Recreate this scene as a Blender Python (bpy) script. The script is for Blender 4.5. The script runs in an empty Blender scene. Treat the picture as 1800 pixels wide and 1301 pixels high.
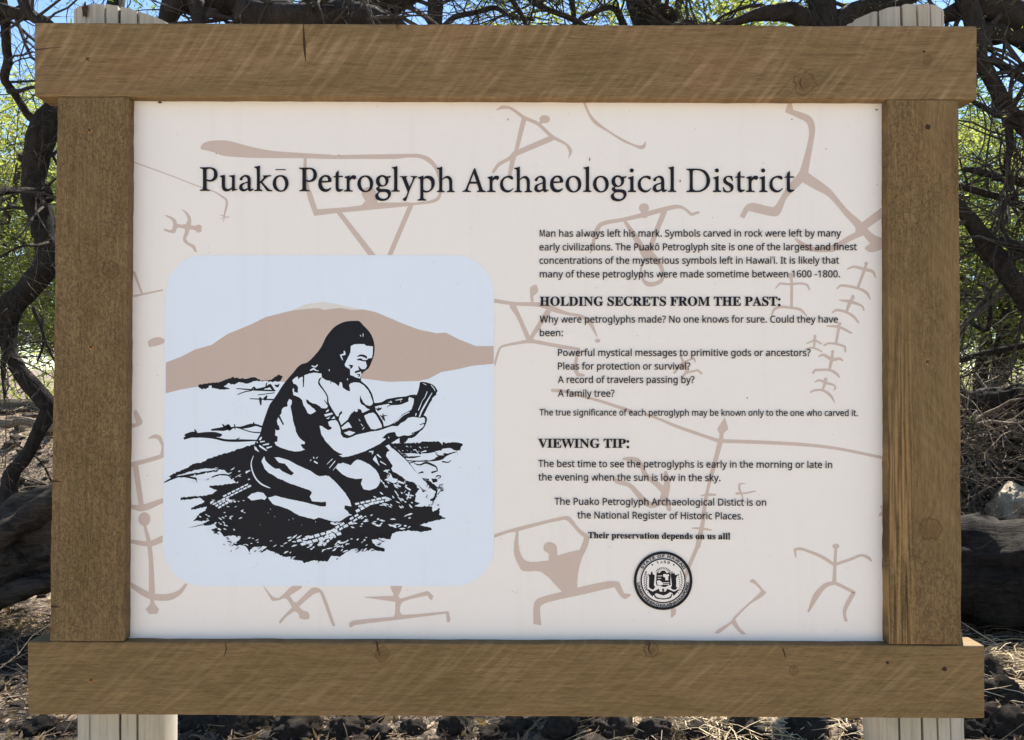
import bpy, bmesh, math, random
from mathutils import Vector, Matrix, noise
from mathutils.geometry import tessellate_polygon

# ---------------------------------------------------------------- camera, sky, sun, exposure
SC = bpy.context.scene
COL = SC.collection
FPX = 1558.8                       # focal length in pixels of an 1800 px wide frame (60 degrees)
CAM_Y, CAM_Z = -1.09, 1.45
PITCH, YAW = math.radians(0.9), math.radians(-0.37)
cam = bpy.data.cameras.new('camera')
cam.sensor_width = 36.0
cam.lens = FPX / 1800 * 36
cam.clip_start, cam.clip_end = 0.05, 500
camo = bpy.data.objects.new('camera', cam)
camo.location = (0, CAM_Y, CAM_Z)
camo.rotation_euler = (math.radians(90) + PITCH, 0, YAW)
COL.objects.link(camo)
SC.camera = camo

SUN_EL, SUN_AZ = math.radians(52), math.radians(24)      # azimuth from +Y towards +X
world = bpy.data.worlds.new('World')
SC.world = world
world.use_nodes = True
wn = world.node_tree
sky = wn.nodes.new('ShaderNodeTexSky')
sky.sky_type = 'NISHITA'
sky.sun_disc = False
sky.sun_elevation = SUN_EL
sky.sun_rotation = SUN_AZ
sky.air_density, sky.dust_density, sky.ozone_density = 1.0, 0.03, 3.2
bg = wn.nodes['Background']
bg.inputs['Strength'].default_value = 0.07
wn.links.new(sky.outputs[0], bg.inputs['Color'])
sl = bpy.data.lights.new('sun', 'SUN')
sl.energy = 5.0
sl.angle = math.radians(0.5)
sl.color = (1.0, 0.94, 0.85)
so = bpy.data.objects.new('sun', sl)
so.location = (4, 9, 14)
sdir = Vector((math.sin(SUN_AZ) * math.cos(SUN_EL), math.cos(SUN_AZ) * math.cos(SUN_EL), math.sin(SUN_EL)))
so.rotation_euler = sdir.to_track_quat('Z', 'Y').to_euler()
COL.objects.link(so)
vs = SC.view_settings
vs.view_transform = 'Standard'
vs.look = 'None'
vs.gamma = 1.0
vs.use_curve_mapping = False
vs.exposure = 1.72

# ---------------------------------------------------------------- helpers
CAMM = camo.rotation_euler.to_matrix()
CAMP = Vector(camo.location)
def at(px, py, d):
    """the place seen at (px, py) of the photograph at depth d metres beyond the camera"""
    v = CAMM @ Vector(((px - 900) / FPX, (650.5 - py) / FPX, -1))
    return CAMP + v * (d / v.y)
def on_plane(px, py, y):
    v = CAMM @ Vector(((px - 900) / FPX, (650.5 - py) / FPX, -1))
    return CAMP + v * ((y - CAM_Y) / v.y)

def nt(name):
    m = bpy.data.materials.new(name)
    m.use_nodes = True
    return m, m.node_tree.nodes, m.node_tree.links, m.node_tree.nodes['Principled BSDF']
def plain(name, col, rough=0.6, spec=0.5, metal=0.0):
    m, n, l, b = nt(name)
    b.inputs['Base Color'].default_value = (*col, 1)
    b.inputs['Roughness'].default_value = rough
    b.inputs['Metallic'].default_value = metal
    b.inputs['Specular IOR Level'].default_value = spec
    return m
def ramp(n, stops):
    r = n.new('ShaderNodeValToRGB')
    e = r.color_ramp.elements
    while len(e) < len(stops): e.new(0.5)
    for k, (p, c) in enumerate(stops):
        e[k].position = p
        e[k].color = (c, c, c, 1) if isinstance(c, (int, float)) else (*c, 1)
    return r
def math_(n, l, op, a, b=None, c=None):
    m = n.new('ShaderNodeMath'); m.operation = op
    for k, v in enumerate((a, b, c)):
        if v is None: continue
        if isinstance(v, (int, float)): m.inputs[k].default_value = v
        else: l.new(v, m.inputs[k])
    return m.outputs[0]
def mix(n, l, f, a, b, mode='MIX'):
    m = n.new('ShaderNodeMix'); m.data_type = 'RGBA'; m.blend_type = mode
    for s, v in ((m.inputs['Factor'], f), (m.inputs['A'], a), (m.inputs['B'], b)):
        if isinstance(v, (int, float)): s.default_value = v
        elif isinstance(v, tuple): s.default_value = (*v, 1)
        else: l.new(v, s)
    return m.outputs['Result']
def tnoise(n, l, vec, scale, detail=4, rough=0.55, dist=0.0):
    t = n.new('ShaderNodeTexNoise')
    t.inputs['Scale'].default_value = scale
    t.inputs['Detail'].default_value = detail
    t.inputs['Roughness'].default_value = rough
    t.inputs['Distortion'].default_value = dist
    if vec is not None: l.new(vec, t.inputs['Vector'])
    return t.outputs['Fac']
def combine(n, l, x, y, z):
    c = n.new('ShaderNodeCombineXYZ')
    for k, v in enumerate((x, y, z)):
        if isinstance(v, (int, float)): c.inputs[k].default_value = v
        else: l.new(v, c.inputs[k])
    return c.outputs[0]

def tag(o, label=None, cat=None, group=None, kind=None):
    for k, v in (('label', label), ('category', cat), ('group', group), ('kind', kind)):
        if v: o[k] = v
    return o
def thing(name, loc, label, cat, group=None):
    o = bpy.data.objects.new(name, None)
    o.empty_display_size = 0.1
    o.location = loc
    COL.objects.link(o)
    return tag(o, label, cat, group)
def root_loc(o):
    v = Vector((0, 0, 0))
    while o is not None:
        v += Vector(o.location); o = o.parent
    return v
def obj(name, verts, faces, mat, parent=None, loc=None, smooth=False):
    """ONE mesh object from world coordinates; parts keep their parent's origin"""
    base = root_loc(parent) if parent is not None else Vector(loc or (0, 0, 0))
    me = bpy.data.meshes.new(name)
    me.from_pydata([(v[0] - base.x, v[1] - base.y, v[2] - base.z) for v in verts], [], faces)
    if smooth: me.polygons.foreach_set('use_smooth', [True] * len(me.polygons))
    me.materials.append(mat)
    me.update()
    o = bpy.data.objects.new(name, me)
    if parent is not None: o.parent = parent
    else: o.location = base
    COL.objects.link(o)
    return o
# ---------------------------------------------------------------- materials
def wood(name, axis, seed, saw=0.35, pits=0.0, knots=(), tint=(1, 1, 1), offs=0.0, ridge=None):
    """rough sawn weathered board; axis = direction of the grain; knots = (x, z, radius) in object space"""
    m, n, l, b = nt(name)
    tc = n.new('ShaderNodeTexCoord')
    sp = n.new('ShaderNodeSeparateXYZ'); l.new(tc.outputs['Object'], sp.inputs[0])
    X, Y, Z = sp.outputs
    U, V = (X, Z) if axis == 'X' else (Z, X)
    wob = tnoise(n, l, combine(n, l, math_(n, l, 'MULTIPLY', U, 5), math_(n, l, 'MULTIPLY', V, 16), seed), 1, 2)
    kwob = tnoise(n, l, combine(n, l, math_(n, l, 'MULTIPLY', X, 90), seed, math_(n, l, 'MULTIPLY', Z, 90)), 1, 3)
    # knots push the grain aside
    kn = None
    Vd = math_(n, l, 'MULTIPLY_ADD', wob, 0.018, V)
    for (kx, kz, kr) in knots:
        dx = math_(n, l, 'SUBTRACT', X, kx); dz = math_(n, l, 'SUBTRACT', Z, kz)
        ln = math_(n, l, 'SQRT', math_(n, l, 'ADD', math_(n, l, 'MULTIPLY', dx, dx), math_(n, l, 'MULTIPLY', dz, dz)))
        ln = math_(n, l, 'MULTIPLY_ADD', kwob, kr * 2.2, math_(n, l, 'SUBTRACT', ln, kr * 1.1))
        f = n.new('ShaderNodeMapRange'); l.new(ln, f.inputs[0])
        f.inputs[1].default_value = kr * 2.9; f.inputs[2].default_value = kr * 0.5
        f.inputs[3].default_value = 0; f.inputs[4].default_value = 1
        f.interpolation_type = 'SMOOTHSTEP'
        kn = f.outputs[0] if kn is None else math_(n, l, 'MAXIMUM', kn, f.outputs[0])
        Vd = math_(n, l, 'MULTIPLY_ADD', f.outputs[0], kr * 0.9, Vd)
    g1 = tnoise(n, l, combine(n, l, math_(n, l, 'MULTIPLY', U, 24), math_(n, l, 'MULTIPLY', Vd, 330), math_(n, l, 'MULTIPLY_ADD', Y, 210, seed)), 1, 5, 0.65)
    g2 = tnoise(n, l, combine(n, l, math_(n, l, 'MULTIPLY', U, 90), math_(n, l, 'MULTIPLY', Vd, 1000), math_(n, l, 'MULTIPLY_ADD', Y, 800, seed + 3)), 1, 3, 0.6)
    blot = tnoise(n, l, combine(n, l, math_(n, l, 'MULTIPLY', U, 7), math_(n, l, 'MULTIPLY', V, 15), seed + 7), 1, 4, 0.6)
    # saw kerf arcs
    s = math_(n, l, 'SUBTRACT', U, math_(n, l, 'MULTIPLY', V, 0.9 if axis == 'X' else -1.1))
    s = math_(n, l, 'MULTIPLY_ADD', math_(n, l, 'MULTIPLY', math_(n, l, 'SUBTRACT', V, offs), math_(n, l, 'SUBTRACT', V, offs)), 2.2, s)
    s1 = tnoise(n, l, combine(n, l, math_(n, l, 'MULTIPLY', s, 105), math_(n, l, 'MULTIPLY', V, 16), seed + 11), 1, 2, 0.5)
    s2 = tnoise(n, l, combine(n, l, math_(n, l, 'MULTIPLY', s, 380), math_(n, l, 'MULTIPLY', V, 8), seed + 13), 1, 1, 0.5)
    smask = tnoise(n, l, combine(n, l, math_(n, l, 'MULTIPLY', U, 5), math_(n, l, 'MULTIPLY', V, 12), seed + 17), 1, 2, 0.5)
    sm = ramp(n, [(0.36, 0.25), (0.62, 1.0)]); l.new(smask, sm.inputs[0])
    sr = ramp(n, [(0.40, 0.0), (0.54, 0.35), (0.68, 1.0)]); l.new(s1, sr.inputs[0])
    sawf = math_(n, l, 'MULTIPLY', math_(n, l, 'MULTIPLY', math_(n, l, 'MULTIPLY', sr.outputs[0], sm.outputs[0]), saw), math_(n, l, 'MULTIPLY_ADD', g2, 1.6, 0.1))
    base = ramp(n, [(0.32, (0.088, 0.060, 0.028)), (0.5, (0.142, 0.101, 0.052)), (0.70, (0.205, 0.150, 0.085))])
    l.new(math_(n, l, 'MULTIPLY_ADD', g2, 0.45, math_(n, l, 'MULTIPLY', g1, 0.55)), base.inputs[0])
    col = base.outputs[0]
    br = ramp(n, [(0.3, (0.80, 0.84, 0.72)), (0.55, (1.0, 1.0, 1.0)), (0.75, (1.10, 0.98, 0.92))]); l.new(blot, br.inputs[0])
    col = mix(n, l, 0.9, col, br.outputs[0], 'MULTIPLY')
    col = mix(n, l, sawf, col, (0.30, 0.228, 0.142))
    dk = ramp(n, [(0.30, 1.0), (0.44, 0.0)]); l.new(s2, dk.inputs[0])
    col = mix(n, l, math_(n, l, 'MULTIPLY', dk.outputs[0], 0.16 * (saw > 0.1)), col, (0.10, 0.065, 0.035))
    hgt = math_(n, l, 'MULTIPLY_ADD', g1, 0.5, math_(n, l, 'MULTIPLY', g2, 0.4))
    hgt = math_(n, l, 'MULTIPLY_ADD', s1, 0.3, hgt)
    if pits:
        pn = tnoise(n, l, combine(n, l, math_(n, l, 'MULTIPLY', X, 270), math_(n, l, 'MULTIPLY', Y, 150), math_(n, l, 'MULTIPLY', Z, 170)), 1, 3, 0.6, 1.3)
        pm = tnoise(n, l, combine(n, l, math_(n, l, 'MULTIPLY', X, 9), 0, math_(n, l, 'MULTIPLY', Z, 3.2)), 1, 3, 0.6)
        pmr = ramp(n, [(0.50 - pits * 0.18, 0.0), (0.62 - pits * 0.18, 1.0)]); l.new(pm, pmr.inputs[0])
        pf = ramp(n, [(0.40, 0.0), (0.435, 1.0), (0.46, 0.9), (0.48, 0.0)]); l.new(pn, pf.inputs[0])
        pfm = math_(n, l, 'MULTIPLY', pf.outputs[0], pmr.outputs[0])
        col = mix(n, l, math_(n, l, 'MULTIPLY', pfm, 0.75), col, (0.07, 0.045, 0.024))  # pit shade put into the colour, since the bump alone shows little
        hgt = math_(n, l, 'SUBTRACT', hgt, math_(n, l, 'MULTIPLY', pfm, 2.0))
    if ridge:
        rw = tnoise(n, l, combine(n, l, math_(n, l, 'MULTIPLY_ADD', kwob, 0.35, math_(n, l, 'MULTIPLY', X, 400)), 0, math_(n, l, 'MULTIPLY', Z, 9)), 1, 2, 0.4, 0.3)
        rm = n.new('ShaderNodeMapRange'); rm.interpolation_type = 'SMOOTHSTEP'; l.new(X, rm.inputs[0])
        rm.inputs[1].default_value = ridge[1]; rm.inputs[2].default_value = ridge[0] + 0.4 * (ridge[1] - ridge[0]); rm.inputs[3].default_value = 0; rm.inputs[4].default_value = 1
        rz = n.new('ShaderNodeMapRange'); rz.interpolation_type = 'SMOOTHSTEP'; l.new(Z, rz.inputs[0])
        rz.inputs[1].default_value = 1.62; rz.inputs[2].default_value = 1.3; rz.inputs[3].default_value = 0.15; rz.inputs[4].default_value = 1
        rk = math_(n, l, 'MULTIPLY', rm.outputs[0], rz.outputs[0])
        r1 = ramp(n, [(0.48, 0.0), (0.60, 1.0)]); l.new(rw, r1.inputs[0])
        r0 = ramp(n, [(0.38, 1.0), (0.47, 0.0)]); l.new(rw, r0.inputs[0])
        col = mix(n, l, math_(n, l, 'MULTIPLY', math_(n, l, 'MULTIPLY', r1.outputs[0], rk), 0.7), col, (0.30, 0.20, 0.095))
        col = mix(n, l, math_(n, l, 'MULTIPLY', math_(n, l, 'MULTIPLY', r0.outputs[0], rk), 0.7), col, (0.055, 0.033, 0.014))
        hgt = math_(n, l, 'MULTIPLY_ADD', math_(n, l, 'MULTIPLY', rw, rk), 3.0, hgt)
    if kn is not None:
        kr_ = ramp(n, [(0.0, 0.0), (0.45, 0.04), (0.62, 0.85), (0.74, 0.22), (1.0, 0.45)]); l.new(kn, kr_.inputs[0])
        col = mix(n, l, kr_.outputs[0], col, (0.080, 0.043, 0.020))
    col = mix(n, l, 1.0, col, (tint[0] * 1.22, tint[1] * 1.11, tint[2] * 0.98), 'MULTIPLY')
    l.new(col, b.inputs['Base Color'])
    b.inputs['Roughness'].default_value = 0.82
    b.inputs['Specular IOR Level'].default_value = 0.25
    bp = n.new('ShaderNodeBump'); bp.inputs['Strength'].default_value = 0.55; bp.inputs['Distance'].default_value = 0.0012
    l.new(hgt, bp.inputs['Height']); l.new(bp.outputs[0], b.inputs['Normal'])
    return m

def post_wood():
    m, n, l, b = nt('weathered_post_wood')
    tc = n.new('ShaderNodeTexCoord')
    sp = n.new('ShaderNodeSeparateXYZ'); l.new(tc.outputs['Object'], sp.inputs[0])
    g = tnoise(n, l, combine(n, l, math_(n, l, 'MULTIPLY', sp.outputs[0], 240), math_(n, l, 'MULTIPLY', sp.outputs[1], 240), math_(n, l, 'MULTIPLY', sp.outputs[2], 7)), 1, 5, 0.65)
    bl = tnoise(n, l, tc.outputs['Object'], 9, 3)
    r = ramp(n, [(0.28, (0.25, 0.22, 0.175)), (0.42, (0.365, 0.335, 0.28)), (0.75, (0.45, 0.42, 0.36))]); l.new(g, r.inputs[0])
    r2 = ramp(n, [(0.3, (0.70, 0.73, 0.70)), (0.5, (0.95, 0.95, 0.92)), (0.7, (1.08, 1.0, 0.90))]); l.new(bl, r2.inputs[0])
    l.new(mix(n, l, 1.0, r.outputs[0], r2.outputs[0], 'MULTIPLY'), b.inputs['Base Color'])
    b.inputs['Roughness'].default_value = 0.85
    bp = n.new('ShaderNodeBump'); bp.inputs['Strength'].default_value = 0.5; bp.inputs['Distance'].default_value = 0.002
    l.new(g, bp.inputs['Height']); l.new(bp.outputs[0], b.inputs['Normal'])
    return m

def print_mat(name, col, rough=0.42, var=0.04):
    m, n, l, b = nt(name)
    tc = n.new('ShaderNodeTexCoord')
    a = tnoise(n, l, tc.outputs['Object'], 5, 4)
    c = tnoise(n, l, tc.outputs['Object'], 160, 3, 0.7)
    r = ramp(n, [(0.3, 1 - var), (0.7, 1.0)]); l.new(math_(n, l, 'MULTIPLY_ADD', c, 0.3, math_(n, l, 'MULTIPLY', a, 0.7)), r.inputs[0])
    mp = n.new('ShaderNodeMapping'); mp.inputs['Scale'].default_value = (38, 1, 2.2); l.new(tc.outputs['Object'], mp.inputs[0])
    st = tnoise(n, l, mp.outputs[0], 1, 4, 0.6)
    sr_ = ramp(n, [(0.56, (1, 1, 1)), (0.80, (0.965, 0.955, 0.94))]); l.new(st, sr_.inputs[0])
    cc = mix(n, l, 1.0, mix(n, l, 1.0, col, r.outputs[0], 'MULTIPLY'), sr_.outputs[0], 'MULTIPLY')
    l.new(cc, b.inputs['Base Color'])
    rr = ramp(n, [(0.3, rough - 0.08), (0.7, rough + 0.1)]); l.new(a, rr.inputs[0])
    l.new(rr.outputs[0], b.inputs['Roughness'])
    b.inputs['Specular IOR Level'].default_value = 0.35
    return m

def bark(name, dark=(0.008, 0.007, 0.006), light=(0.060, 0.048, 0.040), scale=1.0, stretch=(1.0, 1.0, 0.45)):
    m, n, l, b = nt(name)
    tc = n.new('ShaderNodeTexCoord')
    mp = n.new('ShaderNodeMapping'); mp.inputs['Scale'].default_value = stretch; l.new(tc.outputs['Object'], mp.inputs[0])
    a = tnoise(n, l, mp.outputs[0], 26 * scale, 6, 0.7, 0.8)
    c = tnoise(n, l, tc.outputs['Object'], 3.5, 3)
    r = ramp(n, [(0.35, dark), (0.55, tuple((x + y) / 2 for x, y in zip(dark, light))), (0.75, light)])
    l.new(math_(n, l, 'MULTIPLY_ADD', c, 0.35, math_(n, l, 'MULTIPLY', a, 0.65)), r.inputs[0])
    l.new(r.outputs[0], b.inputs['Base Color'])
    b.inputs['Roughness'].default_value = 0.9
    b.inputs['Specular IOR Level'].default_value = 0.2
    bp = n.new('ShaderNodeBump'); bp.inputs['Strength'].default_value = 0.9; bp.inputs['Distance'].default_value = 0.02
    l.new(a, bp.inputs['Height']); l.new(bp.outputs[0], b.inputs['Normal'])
    return m

def leafmat(name, c1, c2, trans=0.5):
    m, n, l, b = nt(name)
    gi = n.new('ShaderNodeNewGeometry')
    r = ramp(n, [(0.0, c1), (1.0, c2)]); l.new(gi.outputs['Random Per Island'], r.inputs[0])
    l.new(r.outputs[0], b.inputs['Base Color'])
    b.inputs['Roughness'].default_value = 0.6
    t = n.new('ShaderNodeBsdfTranslucent')
    l.new(mix(n, l, 1.0, r.outputs[0], (1.4, 1.6, 0.85), 'MULTIPLY'), t.inputs[0])
    ms = n.new('ShaderNodeMixShader'); ms.inputs[0].default_value = trans
    l.new(b.outputs[0], ms.inputs[1]); l.new(t.outputs[0], ms.inputs[2])
    l.new(ms.outputs[0], n['Material Output'].inputs[0])
    return m

def soil(name, stops):
    m, n, l, b = nt(name)
    tc = n.new('ShaderNodeTexCoord')
    a = tnoise(n, l, tc.outputs['Object'], 1.6, 5, 0.6)
    c = tnoise(n, l, tc.outputs['Object'], 24, 6, 0.75, 0.4)
    v = n.new('ShaderNodeTexVoronoi'); v.inputs['Scale'].default_value = 38; l.new(tc.outputs['Object'], v.inputs['Vector'])
    r = ramp(n, stops)
    l.new(math_(n, l, 'MULTIPLY_ADD', c, 0.75, math_(n, l, 'MULTIPLY', a, 0.28)), r.inputs[0])
    l.new(mix(n, l, 0.5, r.outputs[0], v.outputs['Distance'], 'SOFT_LIGHT'), b.inputs['Base Color'])
    b.inputs['Roughness'].default_value = 0.95
    bp = n.new('ShaderNodeBump'); bp.inputs['Strength'].default_value = 1.0; bp.inputs['Distance'].default_value = 0.03
    l.new(c, bp.inputs['Height']); l.new(bp.outputs[0], b.inputs['Normal'])
    return m

M_BG   = print_mat('cream_panel_print', (0.800, 0.738, 0.682))
M_TAN  = print_mat('tan_petroglyph_ink', (0.565, 0.440, 0.370))
M_BLUE = print_mat('pale_blue_print', (0.700, 0.755, 0.825))
M_INK  = plain('black_ink', (0.009, 0.009, 0.013), 0.5, 0.16)
M_SNOW = print_mat('grey_snow_print', (0.67, 0.625, 0.57))
M_HILL = print_mat('tan_mountain_print', (0.515, 0.395, 0.330))
M_POST = post_wood()
M_CRACK = plain('dark_crack_wood', (0.05, 0.032, 0.02), 0.95, 0.1)
M_RUST = plain('rusty_screw', (0.30, 0.145, 0.050), 0.8, 0.3)
M_EDGE = plain('panel_edge', (0.03, 0.03, 0.035), 0.5)
M_DIRT = plain('dirt_speck', (0.10, 0.085, 0.075), 0.9, 0.1)
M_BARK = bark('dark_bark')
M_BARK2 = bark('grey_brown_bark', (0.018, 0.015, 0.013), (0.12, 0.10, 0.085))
M_LOG = bark('dark_log_bark', (0.003, 0.003, 0.003), (0.125, 0.094, 0.070), 1.3, (0.16, 1.0, 1.0))  # dark bark, streaks stretched along the log
M_TWIG = bark('bleached_twig', (0.10, 0.072, 0.050), (0.40, 0.33, 0.25), 2)
M_DRY = plain('brown_dead_twigs', (0.20, 0.145, 0.095), 0.9, 0.15)
M_STRAW = plain('dry_straw', (0.52, 0.42, 0.27), 0.85, 0.2)
M_LOG2 = bark('shaded_log_bark', (0.002, 0.002, 0.002), (0.060, 0.048, 0.038), 1.6, (0.14, 1.0, 1.0))  # log shade put into the near-black colour
M_DRYLEAF = leafmat('dry_leaves', (0.07, 0.040, 0.022), (0.34, 0.23, 0.13), 0.15)
M_LEAF = leafmat('green_feathery_leaves', (0.045, 0.080, 0.016), (0.115, 0.150, 0.040), 0.5)
M_LEAF2 = leafmat('yellow_green_leaves', (0.150, 0.165, 0.050), (0.300, 0.290, 0.125), 0.55)
M_ROCK = bark('dark_lava_rock', (0.010, 0.008, 0.006), (0.105, 0.080, 0.060), 1.2)
M_ROCKP = bark('pale_rock', (0.42, 0.34, 0.25), (0.66, 0.57, 0.45), 0.5)
M_SOIL = soil('litter_covered_soil', [(0.32, (0.006, 0.004, 0.003)), (0.47, (0.045, 0.030, 0.020)), (0.57, (0.26, 0.195, 0.135)), (0.72, (0.50, 0.42, 0.32))])
M_BOUNCE_SAND = soil('bounce_sandy_soil', [(0.30, (0.30, 0.25, 0.19)), (0.5, (0.46, 0.39, 0.30)), (0.66, (0.52, 0.45, 0.35)), (0.8, (0.58, 0.51, 0.41))])

# ---------------------------------------------------------------- print data
# views: the print was measured in enlarged windows; each line of a tracing names its window
VIEWS = dict(T1=(230,170,4.646),T2=(520,170,4.486),T3=(850,170,4.486),T4=(1200,170,4.486),T5=(860,440,4.486),T6=(1200,440,4.486),
 T7=(1060,720,5.42),T8=(1225,705,5.103),T9=(1160,930,6.67),TA=(440,1000,4.5),TB=(935,510,6),TC=(840,880,5.42),TD=(1360,830,4.41),
 TE=(215,440,3.826),TF=(215,720,3.177),M1=(280,530,5.294),M2=(540,530,5.294),M3=(280,760,5.294),M4=(540,760,5.294),
 N1=(440,640,10.844),N2=(580,640,10.844),N3=(420,745,10.844),N4=(540,735,10.844),N5=(660,660,10.844),N6=(660,760,10.844),
 SE=(1100,955,10.008),A=(346,285,10.588),B=(522,285,12.857),C=(650,285,12),D=(810,285,12),F=(1100,285,12),G=(1200,285,9),U=(0,0,1))
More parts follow.
